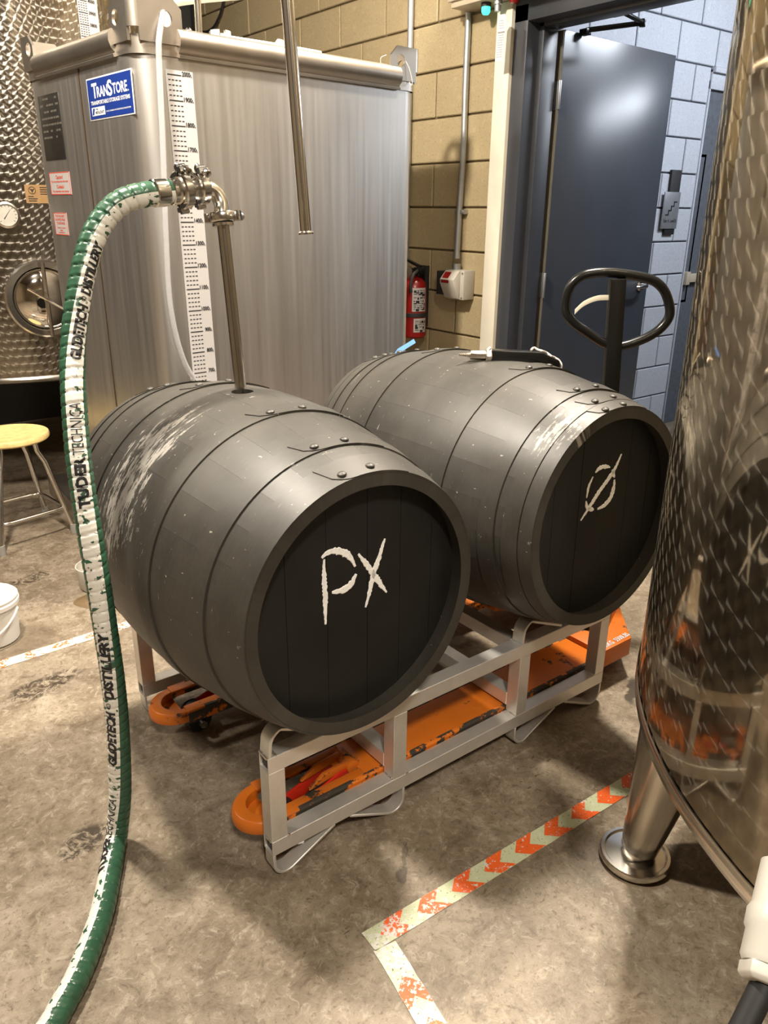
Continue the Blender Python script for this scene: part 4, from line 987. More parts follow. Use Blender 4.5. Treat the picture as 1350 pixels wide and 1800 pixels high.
def phi(yv):
    for (a, pa), (b, pb) in zip(PHI, PHI[1:]):
        if a <= yv <= b: return math.radians(pa + (pb - pa) * (yv - a) / (b - a))
    return math.radians(PHI[-1][1])
def y_of(s):
    for (a, sa), (b, sb) in zip(marks, marks[1:]):
        if sa <= s <= sb: return a + (b - a) * (s - sa) / max(1e-6, sb - sa)
    return marks[-1][0]
HWID = math.radians(41)
g = G(); vs = []; NS = 10
for i in idx:
    s = i * DS; ph = phi(y_of(s))
    for j in range(NS + 1): vs.append(hpt(s, ph - HWID + 2 * HWID * j / NS, 0.0005))
g.add(vs, [(i * (NS + 1) + j, (i + 1) * (NS + 1) + j, (i + 1) * (NS + 1) + j + 1, i * (NS + 1) + j + 1) for i in range(len(idx) - 1) for j in range(NS)])
tag(g.build('print_stripe', 'stripe', hose, smooth=60), label='white stripe with worn green patches')
def hose_text(body, y_lo, y_hi, bold, shear, hgt=0.62, a_off=0.0):
    """one printed word reading upwards along the stripe, between two marks on the hose"""
    uv, fs, asp = text_shape(body, bold, shear); s_lo, s_hi = s_at(y_lo), s_at(y_hi)
    uv, fs = sliced(uv, fs, max(4, int((s_lo - s_hi) / 0.002)), 5); vs = []
    for u_, v_ in uv:
        s = s_lo + (s_hi - s_lo) * u_; vs.append(hpt(s, phi(y_of(s)) + (0.5 - v_) * 2 * HWID * hgt + a_off, 0.0013))
    gg = G(); gg.add(vs, fs); gg.build('printed_word', 'ink', hose, smooth=0)
for y0_, y1_, y2_, y3_, y4_, y5_ in ((637, 537, 533, 524, 521, 425), (1332, 1238, 1232, 1224, 1218, 1100)):
    hose_text('GLIDETECH', y0_, y1_, 0.055, 0.15); hose_text('®', y2_, y3_, 0.02, 0, 0.3, -0.1); hose_text('DISTILLERY', y4_, y5_, 0.055, 0.15)
hose_text('TUDER', 893, 806, 0.055, 0.0); hose_text('TECHNICA', 803, 712, 0.004, 0.0)
hose_text('TUDER', 1545, 1475, 0.055, 0.0); hose_text('TECHNICA', 1472, 1392, 0.004, 0.0)
# crimped sleeve and ferrule
h0, h1 = HS[0], HS[int(0.045 / DS)]; hd = (h1 - h0).normalized()
g = G(); g.lathe([(0.0252, 0.020), (0.0278, 0.022), (0.0282, 0.036), (0.0278, 0.050), (0.0252, 0.052)], HS[0], hd, 28); g.build('crimp_band', 'polished', hose)
g = G(); g.lathe([(0.016, -0.02), (0.021, -0.02), (0.0255, -0.008), (0.0268, -0.004), (0.0268, 0.010), (0.025, 0.012)], HS[0], hd, 28); g.build('hose_ferrule', 'polished', hose)
# dip pipe with elbow
dip = thing('dip_pipe', (0.204, 0.40, 0.70), 'polished steel dip pipe with bend standing in the bung of the PX barrel', 'pipe')
bot = V((0.206, 0.396, 0.72)); bun = V((0.2045, 0.40, 1.033)); el = V((0.1982, 0.4548, 1.4089)); pdir = (el - bun).normalized()
g = G(); g.cyl(bot, el, 0.0135, 20); g.build('straight_tube', 'polished_dull', dip)
fl_ = V((0.1625, 0.4766, 1.4711)); hdir = V((1.0, 0.03, 0.10)).normalized()
g = G(); up_ = el + pdir * 0.012
g.tube(spline([el, up_, V((0.2030, 0.466, 1.440)), V((0.1975, 0.473, 1.4585)), V((0.184, 0.476, 1.4695)), fl_ + hdir * 0.006], 0.004), 0.0165, 18); g.build('elbow', 'polished', dip)
def ferrule(c, ax, r, name='ferrule'):
    gg = G(); gg.lathe([(0.012, -0.0105), (r, -0.0105), (r, -0.005), (0.018, 0.0), (r, 0.005), (r, 0.0105), (0.012, 0.0105)], c, ax, 28); return gg.build(name, 'polished', dip)
ferrule(el - pdir * 0.004, pdir, 0.024)
# tri-clamps: two half rings, hinge lugs, bolt with wing nut
def clamp(c, ax, r, w, lug_dir, label, wing=True):
    c = V(c); ax = V(ax).normalized(); ld = V(lug_dir); ld = (ld - ax * ax.dot(ld)).normalized(); sd = ax.cross(ld)
    cl_ = thing('pipe_clamp', c - EZ * r, label, 'clamp', 'pipe clamps at the hose end')
    for s in (1, -1):
        gg = G(); gg.lathe([(r * 0.72, -w), (r * 0.93, -w), (r, -w * 0.7), (r, w * 0.7), (r * 0.93, w), (r * 0.72, w), (r * 0.8, 0), (r * 0.72, -w)], c, ax, 18, math.radians(4), PI - math.radians(4), ref=sd * s if False else ld * s)
        gg.build('clamp_half', 'polished', cl_)
    gg = G()
    for s in (1, -1):
        q = c + ld * (r + 0.006) + sd * (0.006 * s)
        gg.tube([q - ax * w, q + ax * w], 0.007, 10)
        q2 = c - ld * (r + 0.005) + sd * (0.005 * s); gg.tube([q2 - ax * w * 0.9, q2 + ax * w * 0.9], 0.0055, 10)
    gg.build('hinge_lug', 'polished', cl_)
    gg = G(); b0 = c + ld * (r + 0.008); gg.cyl(b0 - sd * 0.022, b0 + sd * 0.03, 0.0036, 10); gg.build('bolt', 'polished', cl_)
    gg = G(); nb = b0 + sd * 0.022; gg.cyl(nb - sd * 0.006, nb + sd * 0.008, 0.008, 12)
    if wing:
        for s in (1, -1):
            gg.prism([(0, -0.004), (0.007, -0.006), (0.020, 0.004), (0.025, 0.014), (0.019, 0.018), (0.010, 0.010), (0, 0.007)], nb - ax.cross(sd).normalized() * 0.002, ax.cross(sd).normalized() * s * 0.6 + ax * s * 0.8, sd, 0.004)
    gg.build('wing_nut', 'polished', cl_, bevel=0.0008)
    return cl_
hx0 = HS[0] + hd * -0.016
clamp(V((0.1181, 0.4732, 1.4667)), V((1.0, 0.08, 0.16)), 0.039, 0.0105, (0.05, -0.35, 1.0), 'larger steel pipe clamp with wing nut at the end of the green hose')
ck = thing('coupling', (0.14, 0.475, 1.45), 'short dark steel spool between the two clamps at the hose end', 'fitting')
g = G(); g.cyl((0.124, 0.4736, 1.4674), (0.158, 0.4764, 1.4707), 0.017, 20); g.build('spool', 'polished_dull', ck)
clamp(V((0.1621, 0.4766, 1.4711)), hdir, 0.034, 0.0105, (0.5, -0.3, 0.8), 'smaller steel pipe clamp between coupling and pipe bend', wing=False)
clamp(el - pdir * 0.004 + EZ * 0.008, pdir, 0.029, 0.010, (0.79, -0.6, 0.02), 'level steel pipe clamp below the bend of the dip pipe', wing=False)

# ------------------------------------------------------------------ things on barrel two
tool = thing('bung_tool', (0.93, 0.26, 1.055), 'black handled tool with threaded steel tip and cord lying on slashed-zero barrel', 'tool')
A_ = V((0.823, 0.345, 1.066)); B_ = V((1.016, 0.192, 1.060)); td = (B_ - A_).normalized(); tn = V((-td.y, td.x, 0)).normalized()
Lt = (B_ - A_).length
def TP(u, v, z): return A_ + td * u + tn * v + EZ * z
g = G(); g.add([TP(u, v, z) for u, v, z in ((0.088, -0.016, -0.017), (0.088, 0.016, -0.017), (0.088, 0.016, 0.017), (0.088, -0.016, 0.017), (0.225, -0.018, -0.018), (0.225, 0.018, -0.018), (0.225, 0.018, 0.016), (0.225, -0.018, 0.016), (0.275, -0.012, -0.034), (0.275, 0.012, -0.034), (0.275, 0.012, -0.006), (0.275, -0.012, -0.006))],
      [(3, 2, 1, 0), (0, 1, 5, 4), (1, 2, 6, 5), (2, 3, 7, 6), (3, 0, 4, 7), (4, 5, 9, 8), (5, 6, 10, 9), (6, 7, 11, 10), (7, 4, 8, 11), (8, 9, 10, 11)])
g.build('handle', 'black', tool, bevel=0.003)
g = G(); g.cyl(TP(0.032, 0, 0.0), TP(0.075, 0, 0.0), 0.0125, 6); g.cyl(TP(0.074, 0, 0.0), TP(0.09, 0, 0.0), 0.018, 8); g.build('hex_body', 'steel_tip', tool, bevel=0.0008)
g = G(); prf = [(0.0001, 0.0)]
for i in range(6): prf += [(0.0022 + 0.0006 * i, 0.002 + i * 0.005), (0.0046 + 0.0007 * i, 0.0045 + i * 0.005)]
prf += [(0.006, 0.034)]
g.lathe(prf, A_, td, 12); g.build('threaded_tip', 'steel_tip', tool)
g = G(); g.tube(spline([TP(0.195, -0.004, 0.019), TP(0.205, 0.010, 0.024), TP(0.215, 0.004, 0.020), TP(0.225, -0.010, 0.019), TP(0.24, 0.006, 0.012), TP(0.25, -0.008, 0.006), TP(0.262, 0.010, 0.0), TP(0.276, 0.004, -0.008), TP(0.281, -0.006, -0.02), TP(0.278, -0.010, -0.034)], 0.004), 0.0032, 8); g.build('cord', 'rope', tool); g = G()
g.tube(spline([TP(0.085, -0.0, 0.021), TP(0.078, -0.01, 0.016), TP(0.08, -0.017, 0.005)], 0.004), 0.0035, 8); g.build('cord', 'rope', tool)
bt = thing('tape_strip', (0.93, 0.73, 1.02), 'strip of blue masking tape sticking up behind the slashed-zero barrel', 'tape')
g = G(); g.strip([(0.885, 0.700, 1.004), (0.905, 0.708, 1.018), (0.95, 0.73, 1.024), (1.005, 0.752, 1.034)], 0.007, 0.0012, (-0.3, 0.4, 0.85)); g.build('tape_band', 'blue_tape', bt, smooth=0)

# ------------------------------------------------------------------ right: big polished round tank
RC = V((1.1119, -1.2330, 0)); RR = 0.9232; RB = 0.55
rt = thing('polished_tank', RC, 'tall round polished tank with swirl finish and leg at the right edge', 'tank')
swirl = engine_turned('swirl_polished_steel', RC.x, RC.y, RR, 0.046, 0.050, (0.50, 0.44, 0.345), 0.34, 0.74, 0.10)
g = G(); g.lathe([(RR, RB + 0.03), (RR, 3.4)], RC, EZ, 128); g.build('tank_shell', swirl, rt, smooth=60)
g = G(); g.lathe([(RR + 0.0015, RB + 0.034), (RR + 0.0035, RB + 0.030), (RR + 0.0035, RB + 0.003), (RR, RB), (RR - 0.02, RB - 0.006), (0.7, RB - 0.03), (0.3, RB - 0.05), (0.001, RB - 0.055)], RC, EZ, 128); g.build('bottom_rim', 'polished_dull', rt, smooth=50)
def tank_leg(bx, by, tx, ty):
    gg = G(); gg.tube([(bx, by, 0.034), (tx, ty, RB + 0.01)], [0.042, 0.112], 28); lg_ = gg.build('leg', 'polished_dull', rt, smooth=50)
    gg = G(); gg.lathe([(0.001, 0.0), (0.078, 0.0), (0.083, 0.006), (0.083, 0.014), (0.079, 0.021), (0.072, 0.0215), (0.068, 0.017), (0.03, 0.020), (0.024, 0.036), (0.001, 0.036)], (bx - 0.006, by + 0.004, 0), EZ, 36); gg.build('foot_plate', 'polished', lg_, smooth=40)
tank_leg(0.722, -0.462, 0.80, -0.50)
tank_leg(1.75, -0.72, 1.68, -0.78); tank_leg(1.72, -1.80, 1.65, -1.74); tank_leg(0.55, -1.82, 0.62, -1.76)

# white valve and black rod close to the camera, lower right
vf = thing('hose_union', (0.11, -0.97, 0.60), 'white plastic pipe union close to the camera at lower right', 'fitting')
u0 = V((0.0805, -0.994, 0.664)); ua = (_r * 0.42 + _u * 0.74 + _w * 0.50).normalized()
g = G(); g.lathe([(0.016, -0.006), (0.029, -0.004), (0.032, 0.002), (0.031, 0.030), (0.0335, 0.034), (0.0335, 0.052), (0.030, 0.060), (0.028, 0.11), (0.001, 0.11)], u0, ua, 28); g.build('union_body', 'white_plastic', vf, smooth=40)
g = G(); g.lathe([(0.0175, -0.022), (0.026, -0.022), (0.0315, -0.017), (0.0315, -0.004), (0.0175, -0.004), (0.0175, -0.022)], u0, ua, 6); g.build('union_nut', 'white_plastic', vf, bevel=0.0015)
rd = (-_r * 0.55 - _u * 0.78 - _w * 0.22).normalized()
vr = thing('black_rod', u0 + rd * 0.3, 'black tube running out of the white union at lower right', 'tube')
g = G(); g.cyl(u0 - ua * 0.006, u0 + rd * 0.45, 0.0135, 20); g.build('tube_run', 'black_matt', vr)

# ------------------------------------------------------------------ left: round swirl-finish tank
LC = V((0.475, 3.54, 0)); LR = 0.85; LB = 0.65
lt = thing('round_tank', LC, 'round swirl-finished steel tank with hatch and gauge at far left', 'tank')
swl = engine_turned('swirl_finish_steel', LC.x, LC.y, LR, 0.040, 0.036, (0.44, 0.40, 0.345), 0.26, 0.22, 0.10)
g = G(); g.lathe([(LR, LB + 0.02), (LR, 3.3)], LC, EZ, 128); g.build('tank_shell', swl, lt, smooth=60)
g = G(); g.lathe([(LR + 0.003, LB + 0.028), (LR + 0.012, LB + 0.02), (LR + 0.012, LB + 0.004), (LR, LB - 0.004), (0.5, LB - 0.03), (0.001, LB - 0.05)], LC, EZ, 96); g.build('bottom_rim', 'polished_dull', lt, smooth=50)
def LP(deg, z, d=0.0):
    a = math.radians(deg); return LC + V((math.cos(a), math.sin(a), 0)) * (LR + d) + EZ * z
def LF(deg):
    a = math.radians(deg); n = V((math.cos(a), math.sin(a), 0)); return n, V((-n.y, n.x, 0))
for a in (-45, -135, 45, 135):
    g = G(); q = LC + V((math.cos(math.radians(a)), math.sin(math.radians(a)), 0)) * 0.66; g.tube([(q.x, q.y, 0), (q.x, q.y, LB)], [0.04, 0.06], 16); g.build('leg', 'polished_dull', lt)
# hatch
n_, e_ = LF(-96.5); hc = LP(-96.5, 1.034, 0.0); HRad = 0.172
g = G(); g.lathe([(HRad, -0.03), (HRad, 0.045), (HRad - 0.008, 0.052), (HRad - 0.030, 0.052), (HRad - 0.034, 0.044), (HRad - 0.034, -0.03)], hc, n_, 48, ref=e_); hatch = g.build('hatch_frame', 'polished', lt, smooth=40)
prf = [(0.001, 0.078)] + [((HRad - 0.036) * math.sin(i * PI / 20), 0.030 + 0.048 * math.cos(i * PI / 20)) for i in range(1, 11)]
g = G(); g.lathe(prf, hc, n_, 48, ref=e_); g.build('hatch_door', NT('mirror_hatch').base(color=(0.78, 0.74, 0.68), metal=1.0, rough=0.06).m, hatch, smooth=60)
g = G(); g.cyl(hc + n_ * 0.088 - EZ * (HRad - 0.01), hc + n_ * 0.088 + EZ * (HRad - 0.01), 0.009, 10); g.build('hatch_bar', 'polished', hatch)
g = G(); g.cyl(hc + n_ * 0.09, hc + n_ * 0.125, 0.014, 14)
for a in (2.55, 5.69):
    g.tube([hc + n_ * 0.12, hc + n_ * 0.135 + (e_ * math.cos(a) + EZ * math.sin(a)) * 0.10], 0.0055, 8)
g.build('hatch_handle', 'polished', hatch)
# gauge, sticker, level strip
n_, e_ = LF(-103.5); gc = LP(-103.5, 1.394, 0.0)
g = G(); g.lathe([(0.001, 0), (0.014, 0), (0.014, 0.03), (0.050, 0.03), (0.054, 0.036), (0.054, 0.055), (0.046, 0.058), (0.046, 0.050), (0.001, 0.050)], gc, n_, 28); gau = g.build('dial_gauge', 'polished_dull', lt, smooth=40)
g = G(); g.lathe([(0.0445, 0.0508), (0.001, 0.0508)], gc, n_, 28); g.build('dial_face', 'dial', gau, smooth=0)
g = G()
for i in range(13):
    a = math.radians(-40 + i * 22); q = gc + n_ * 0.0514; d_ = e_ * math.cos(a) + EZ * math.sin(a); s_ = n_.cross(d_)
    g.add([q + d_ * 0.034 - s_ * 0.001, q + d_ * 0.034 + s_ * 0.001, q + d_ * 0.041 + s_ * 0.001, q + d_ * 0.041 - s_ * 0.001], [(0, 1, 2, 3)])
d_ = (e_ * 0.6 + EZ * 0.8); s_ = n_.cross(d_); q = gc + n_ * 0.0518
g.add([q - d_ * 0.02 - s_ * 0.0018, q - d_ * 0.02 + s_ * 0.0018, q + d_ * 0.036], [(0, 1, 2)]); g.build('dial_needle', 'ink', gau, smooth=0)
def on_cyl(gg, d0, d1, z0, z1, lift, n=6):
    vs = [LP(d0 + (d1 - d0) * i / n, z, lift) for i in range(n + 1) for z in (z0, z1)]
    gg.add(vs, [(2 * i, 2 * i + 2, 2 * i + 3, 2 * i + 1) for i in range(n)])
g = G(); on_cyl(g, -97.6, -88.0, 1.444, 1.520, 0.002); stk = tag(g.build('maker_sticker', 'tan_sticker', lt), label='tan sticker with black print')
g = G(); n_, e_ = LF(-95.6); q = LP(-95.6, 1.497, 0.0035)
g.lathe([(0.0135, 0), (0.0155, 0)], q, n_, 24); g.lathe([(0.001, 0), (0.004, 0)], q, n_, 10)
for a in (0.5, 2.6, 4.7):
    d_ = e_ * math.cos(a) + EZ * math.sin(a); s_ = n_.cross(d_); g.add([q + d_ * 0.004 - s_ * 0.003, q + d_ * 0.004 + s_ * 0.003, q + d_ * 0.012], [(0, 1, 2)])
for r_, (d0, d1) in enumerate(((-93.4, -89.5), (-93.4, -90.4), (-93.4, -89.9), (-93.4, -90.0))): on_cyl(g, d0, d1, 1.508 - r_ * 0.009, 1.511 - r_ * 0.009, 0.0035, 2)
for r_, (d0, d1) in enumerate(((-96.9, -95.4), (-96.9, -94.3), (-96.9, -94.6))): on_cyl(g, d0, d1, 1.470 - r_ * 0.009, 1.473 - r_ * 0.009, 0.0035, 2)
g.build('sticker_print', 'ink', stk, smooth=0)
g = G(); on_cyl(g, -75.0, -68.0, 1.35, 2.45, 0.0015, 4); lvl = tag(g.build('level_strip', 'white_paper', lt), label='white volume strip with black ticks up the round tank')
g = G(); gn = G()
for i in range(9):
    z = 2.313 - (i - 1) * 0.0455 if True else 0
    on_cyl(g, -74.8, -71.7, z - 0.0015, z + 0.0015, 0.003, 1)
    for s in range(1, 5):
        for q in range(4): on_cyl(g, -74.7 + q * 0.8, -74.7 + q * 0.8 + 0.5, z - s * 0.0091 - 0.0012, z - s * 0.0091 + 0.0012, 0.003, 1)
    nn, ee = LF(-70.5); gn = G(); put_text(gn, str(4100 - (i - 1) * 100), LP(-71.4, z - 0.003, 0.004), ee, EZ, 0.013, 0.036, 0.02); gn.build('strip_numeral', 'ink', lvl, smooth=0)
tag(g.build('tick_marks', 'ink', lvl, smooth=0), kind='stuff')
ps = thing('slim_pipe', (0.90, 2.72, 0.0), 'slim upright steel pipe between round tank and square tank', 'pipe')
g = G(); g.cyl((0.890, 2.66, 0.0), (0.890, 2.66, 3.2), 0.012, 12); g.build('pipe_tube', 'polished', ps)
g = G(); g.cyl((0.890, 2.66, 0.0), (0.890, 2.66, 0.012), 0.035, 16); g.build('flange', 'polished', ps)
hk = thing('hanging_cable', (2.1, 4.2, 2.6), 'dark cable hanging in a loop on the block wall above the tank', 'cable')
g = G(); g.tube(spline([(2.125, 4.05, 3.2), (2.125, 4.10, 2.75), (2.125, 4.25, 2.58), (2.125, 4.45, 2.56), (2.125, 4.52, 2.64), (2.125, 4.55, 3.0)], 0.03), 0.008, 8); g.build('cable_run', 'black_matt', hk)

# ------------------------------------------------------------------ wall fittings
cd = thing('conduit_pipe', (2.13, 1.76, 1.17), 'grey steel conduit running down the block wall into the switch box', 'conduit')
g = G(); g.tube(spline([(2.132, 1.782, 2.258), (2.132, 1.782, 1.95), (2.132, 1.778, 1.7), (2.128, 1.782, 1.5), (2.122, 1.782, 1.30), (2.115, 1.775, 1.16)], 0.05), 0.0145, 14); g.build('conduit_tube', 'galv', cd)
g = G(); g.box((2.118, 1.745, 1.415), (2.150, 1.81, 1.435)); g.cyl((2.112, 1.748, 1.425), (2.13, 1.748, 1.425), 0.006, 8); g.build('pipe_strap', 'galv', cd, bevel=0.002)
g = G(); g.cyl((2.115, 1.775, 1.158), (2.115, 1.775, 1.185), 0.021, 16); g.build('connector', 'galv', cd)
c2 = thing('tall_conduit', (2.13, 2.19, 0.0), 'slim upright conduit on the block wall behind the right corner lug', 'conduit')
g = G(); g.cyl((2.128, 2.19, 1.0), (2.128, 2.19, 3.2), 0.014, 14); g.build('conduit_tube', 'galv', c2)
g = G(); g.box((2.12, 2.16, 2.5), (2.15, 2.22, 2.52)); g.build('pipe_strap', 'galv', c2, bevel=0.002)
sb = thing('switch_box', (2.10, 1.80, 1.02), 'grey outlet box with sloping red-marked front on the block wall below the conduit', 'switch box')
g = G(); g.box((2.075, 1.675, 1.018), (2.149, 1.80, 1.158)); box_ = g.build('box_body', 'grey_box', sb, bevel=0.006)
g = G(); pr2 = [(0.0, 1.022), (0.0, 1.155), (0.010, 1.155), (0.045, 1.115), (0.045, 1.095), (0.010, 1.024)]
g.add([(2.075 - a, 1.70, z) for a, z in pr2] + [(2.075 - a, 1.80, z) for a, z in pr2], [(0, 1, 2, 3, 4, 5), (11, 10, 9, 8, 7, 6)] + [(i, (i + 1) % 6, 6 + (i + 1) % 6, 6 + i) for i in range(6)])
g.build('sloping_cover', 'grey_box', sb, bevel=0.002)
g = G(); g.box((2.095, 1.80, 1.03), (2.149, 1.90, 1.145)); g.cyl((2.09, 1.85, 1.088), (2.10, 1.85, 1.088), 0.04, 20); g.build('outlet_face', 'black_matt', sb, bevel=0.003)
g = G(); g.add([(2.075 - a - 0.0012, y, z) for y in (1.745, 1.79) for a, z in ((0.016, 1.1482), (0.040, 1.1207))], [(0, 1, 3, 2)])
g.add([(2.0285, 1.735, 1.112), (2.0285, 1.79, 1.112), (2.0285, 1.79, 1.098), (2.0285, 1.735, 1.098)], [(0, 1, 2, 3)]); g.build('danger_mark', 'red_gloss', sb, smooth=0)
g = G()
for yy, zz in ((1.685, 1.03), (1.685, 1.146), (1.792, 1.15), (1.792, 1.027)): g.sphere((2.073, yy, zz), 0.005, 8)
g.build('screw', 'polished', sb)

ex = thing('fire_extinguisher', (2.06, 2.06, 0.80), 'red fire extinguisher with white labels hanging on the wall beside the square tank', 'extinguisher')
ec = V((2.07, 2.045, 0)); er = 0.066
g = G(); g.lathe([(0.001, 0.795), (er - 0.01, 0.795), (er, 0.805), (er, 1.045), (er * 0.9, 1.075), (er * 0.6, 1.098), (0.022, 1.108), (0.018, 1.12)], ec, EZ, 32); g.build('cylinder', 'red_gloss', ex, smooth=40)
g = G(); g.cyl(ec + EZ * 1.115, ec + EZ * 1.15, 0.020, 16); g.box((2.05, 1.98, 1.125), (2.09, 2.03, 1.155)); g.build('valve_head', 'black', ex, bevel=0.002)
g = G(); g.prism([(-0.02, 1.15), (0.10, 1.185), (0.10, 1.195), (-0.02, 1.165)], (2.062, 2.02, 0), (0, 1, 0), (0, 0, 1), 0.018); g.prism([(-0.02, 1.13), (0.09, 1.12), (0.09, 1.13), (-0.02, 1.145)], (2.062, 2.02, 0), (0, 1, 0), (0, 0, 1), 0.018); g.build('squeeze_handle', 'black', ex, bevel=0.001)
g = G(); g.tube(spline([(2.055, 2.0, 1.14), (2.01, 1.985, 1.12), (1.995, 1.985, 1.07), (2.0, 1.985, 1.03)], 0.01), 0.009, 10); g.build('hose', 'black_matt', ex)
g = G(); g.lathe([(0.026, 0), (0.026, 0.012), (0.001, 0.013)], (2.03, 2.045, 1.135), (-1, -0.4, 0), 18); g.build('pressure_gauge', 'polished', ex)
def ext_label(a0, a1, z0, z1, nm):
    gg = G(); m = 8; vs = [ec + V((math.cos(a0 + (a1 - a0) * i / m), math.sin(a0 + (a1 - a0) * i / m), 0)) * (er + 0.001) + EZ * z for i in range(m + 1) for z in (z0, z1)]
    gg.add(vs, [(2 * i, 2 * i + 2, 2 * i + 3, 2 * i + 1) for i in range(m)]); o = tag(gg.build(nm, 'white_paper', ex), label='white printed label')
    gg = G(); r_ = 0
    z = z1 - 0.012
    while z > z0 + 0.008:
        aa = a0 + 0.12
        while aa < a1 - 0.15:
            w = random.uniform(0.05, 0.35); w = min(w, a1 - 0.1 - aa); hh = random.choice((0.003, 0.003, 0.006, 0.012))
            vs = [ec + V((math.cos(q), math.sin(q), 0)) * (er + 0.0018) + EZ * zz for q in (aa, aa + w / 2, aa + w) for zz in (z - hh, z)]
            gg.add(vs, [(0, 2, 3, 1), (2, 4, 5, 3)]); aa += w + 0.08
        z -= random.choice((0.009, 0.012, 0.017))
    gg.build('label_print', 'ink', o, smooth=0)
vd = math.atan2(-1.2176 - ec.y, -0.6324 - ec.x)
ext_label(vd - 0.15, vd + 1.05, 0.935, 1.055, 'upper_label'); ext_label(vd + 0.0, vd + 1.15, 0.828, 0.90, 'lower_label')
g = G(); g.lathe([(er + 0.001, 0.905), (er + 0.004, 0.907), (er + 0.004, 0.925), (er + 0.001, 0.927)], ec, EZ, 32); g.box((2.12, 2.02, 0.85), (2.149, 2.07, 1.16)); g.build('wall_bracket', 'black_matt', ex)

cb = thing('control_box', (2.08, 1.35, 2.25), 'beige electrical control box above the door with green pilot lamp', 'control box')
g = G(); g.box((2.03, 0.75, 2.262), (2.149, 1.79, 2.62)); body_ = g.build('box_body', 'beige', cb, bevel=0.004)
g = G(); g.box((2.018, 0.76, 2.285), (2.031, 1.80, 2.62)); g.build('box_door', 'beige', cb, bevel=0.004)
g = G(); g.lathe([(0.001, 0), (0.022, 0), (0.022, -0.016), (0.001, -0.016)], (2.075, 1.612, 2.262), EZ, 20); pl = g.build('pilot_base', 'black_matt', cb)
g = G(); g.lathe([(0.019, -0.016), (0.019, -0.034), (0.012, -0.044), (0.001, -0.046)], (2.075, 1.612, 2.262), EZ, 20); tag(g.build('pilot_lamp', 'lamp_green', pl), label='lit green pilot lamp')
g = G(); g.lathe([(0.001, 0), (0.022, 0), (0.022, -0.018), (0.017, -0.028), (0.001, -0.032)], (2.075, 1.445, 2.262), EZ, 20); tag(g.build('stop_button', 'red_gloss', cb), label='dark red push button')
g = G(); g.lathe([(0.001, 0), (0.018, 0), (0.018, -0.02), (0.014, -0.022), (0.014, -0.045), (0.001, -0.045)], (2.07, 1.535, 2.262), EZ, 20); g.build('cable_gland', 'galv', cb)
pt = thing('paper_tag', (2.06, 1.50, 2.04), 'long white printed paper tag hanging below the control box', 'tag')
tg0 = V((2.045, 1.478, 2.195)); ex_ = V((0.18, -1.0, 0)).normalized(); ez_ = V((0.0, 0.03, -1)).normalized()
g = G(); g.prism([(-0.022, 0.012), (-0.012, 0.0), (0.012, 0.0), (0.022, 0.012), (0.022, 0.17), (-0.022, 0.17)], tg0, ex_, ez_, 0.0008); g.build('tag_sheet', 'white_sign', pt, smooth=0)
g = G(); g.prism([(-0.018, 0.062), (0.016, 0.062), (0.016, 0.068), (-0.018, 0.068)], tg0 - ex_.cross(ez_) * 0.0006, ex_, ez_, 0.0004)
for r_ in range(16):
    z = 0.022 + r_ * 0.0088
    if 0.054 < z < 0.072: continue
    g.prism([(-0.017, z), (random.uniform(0.0, 0.016), z), (0.012, z + 0.0016), (-0.017, z + 0.0016)], tg0 - ex_.cross(ez_) * 0.0006, ex_, ez_, 0.0004)
g.build('tag_print', plain('tag_grey_print', (0.25, 0.24, 0.23), 0.6), pt, smooth=0)

# ------------------------------------------------------------------ floor tape
def tape(label, o, d, L, w, n_chev, s0, pitch, name_dir):
    o = V(o); d = V(d).normalized(); n = V((-d.y, d.x, 0)); z0, z1 = 0.0004, 0.0012
    t_ = thing('floor_tape', o + d * L / 2, label, 'floor tape', 'chevron tapes on the floor')
    gg = G(); m = 40; A = []; B = []
    for i in range(m + 1):
        s = L * i / m; A.append(o + d * s + n * (w / 2 + random.uniform(-0.0008, 0.0008))); B.append(o + d * s - n * (w / 2 + random.uniform(-0.0008, 0.0008)))
    vs = [q + EZ * z1 for q in A] + [q + EZ * z1 for q in B]
    gg.add(vs, [(i, m + 1 + i, m + 2 + i, i + 1) for i in range(m)]); gg.build('tape_band', 'tape_pale', t_, smooth=0)
    base = None
    for k_ in range(n_chev):
        s = s0 + k_ * pitch
        if s + 0.06 > L or s < 0.004: continue
        a = pitch * 0.30; b = pitch * 0.50
        pl_ = [(s, 0), (s + a, w / 2), (s + a + b, w / 2), (s + b, 0), (s + a + b, -w / 2), (s + a, -w / 2)]
        if name_dir < 0: pl_ = [(2 * s + a + b - x, y) for x, y in pl_]
        gg = G(); vs = [o + d * x + n * y + EZ * 0.0017 for x, y in pl_]
        gg.add(vs, [(0, 1, 2, 3), (0, 3, 4, 5)]); gg.build('chevron', 'tape_orange', t_, smooth=0)
    return t_
tape('orange and pale chevron tape running from the floor corner towards the polished tank', (0.075, -0.262, 0), (1, -0.036, 0), 1.5, 0.052, 16, 0.03, 0.0985, 1)
tape('scuffed chevron tape running from the floor corner towards the camera', (0.0965, -0.289, 0), (-0.16, -1, 0), 0.9, 0.052, 8, 0.075, 0.0985, 1)
tape('worn chevron tape crossing the floor at the left behind the hose', (-1.3, 1.30, 0), (1, 0.03, 0), 1.9, 0.05, 18, 0.03, 0.105, 1)

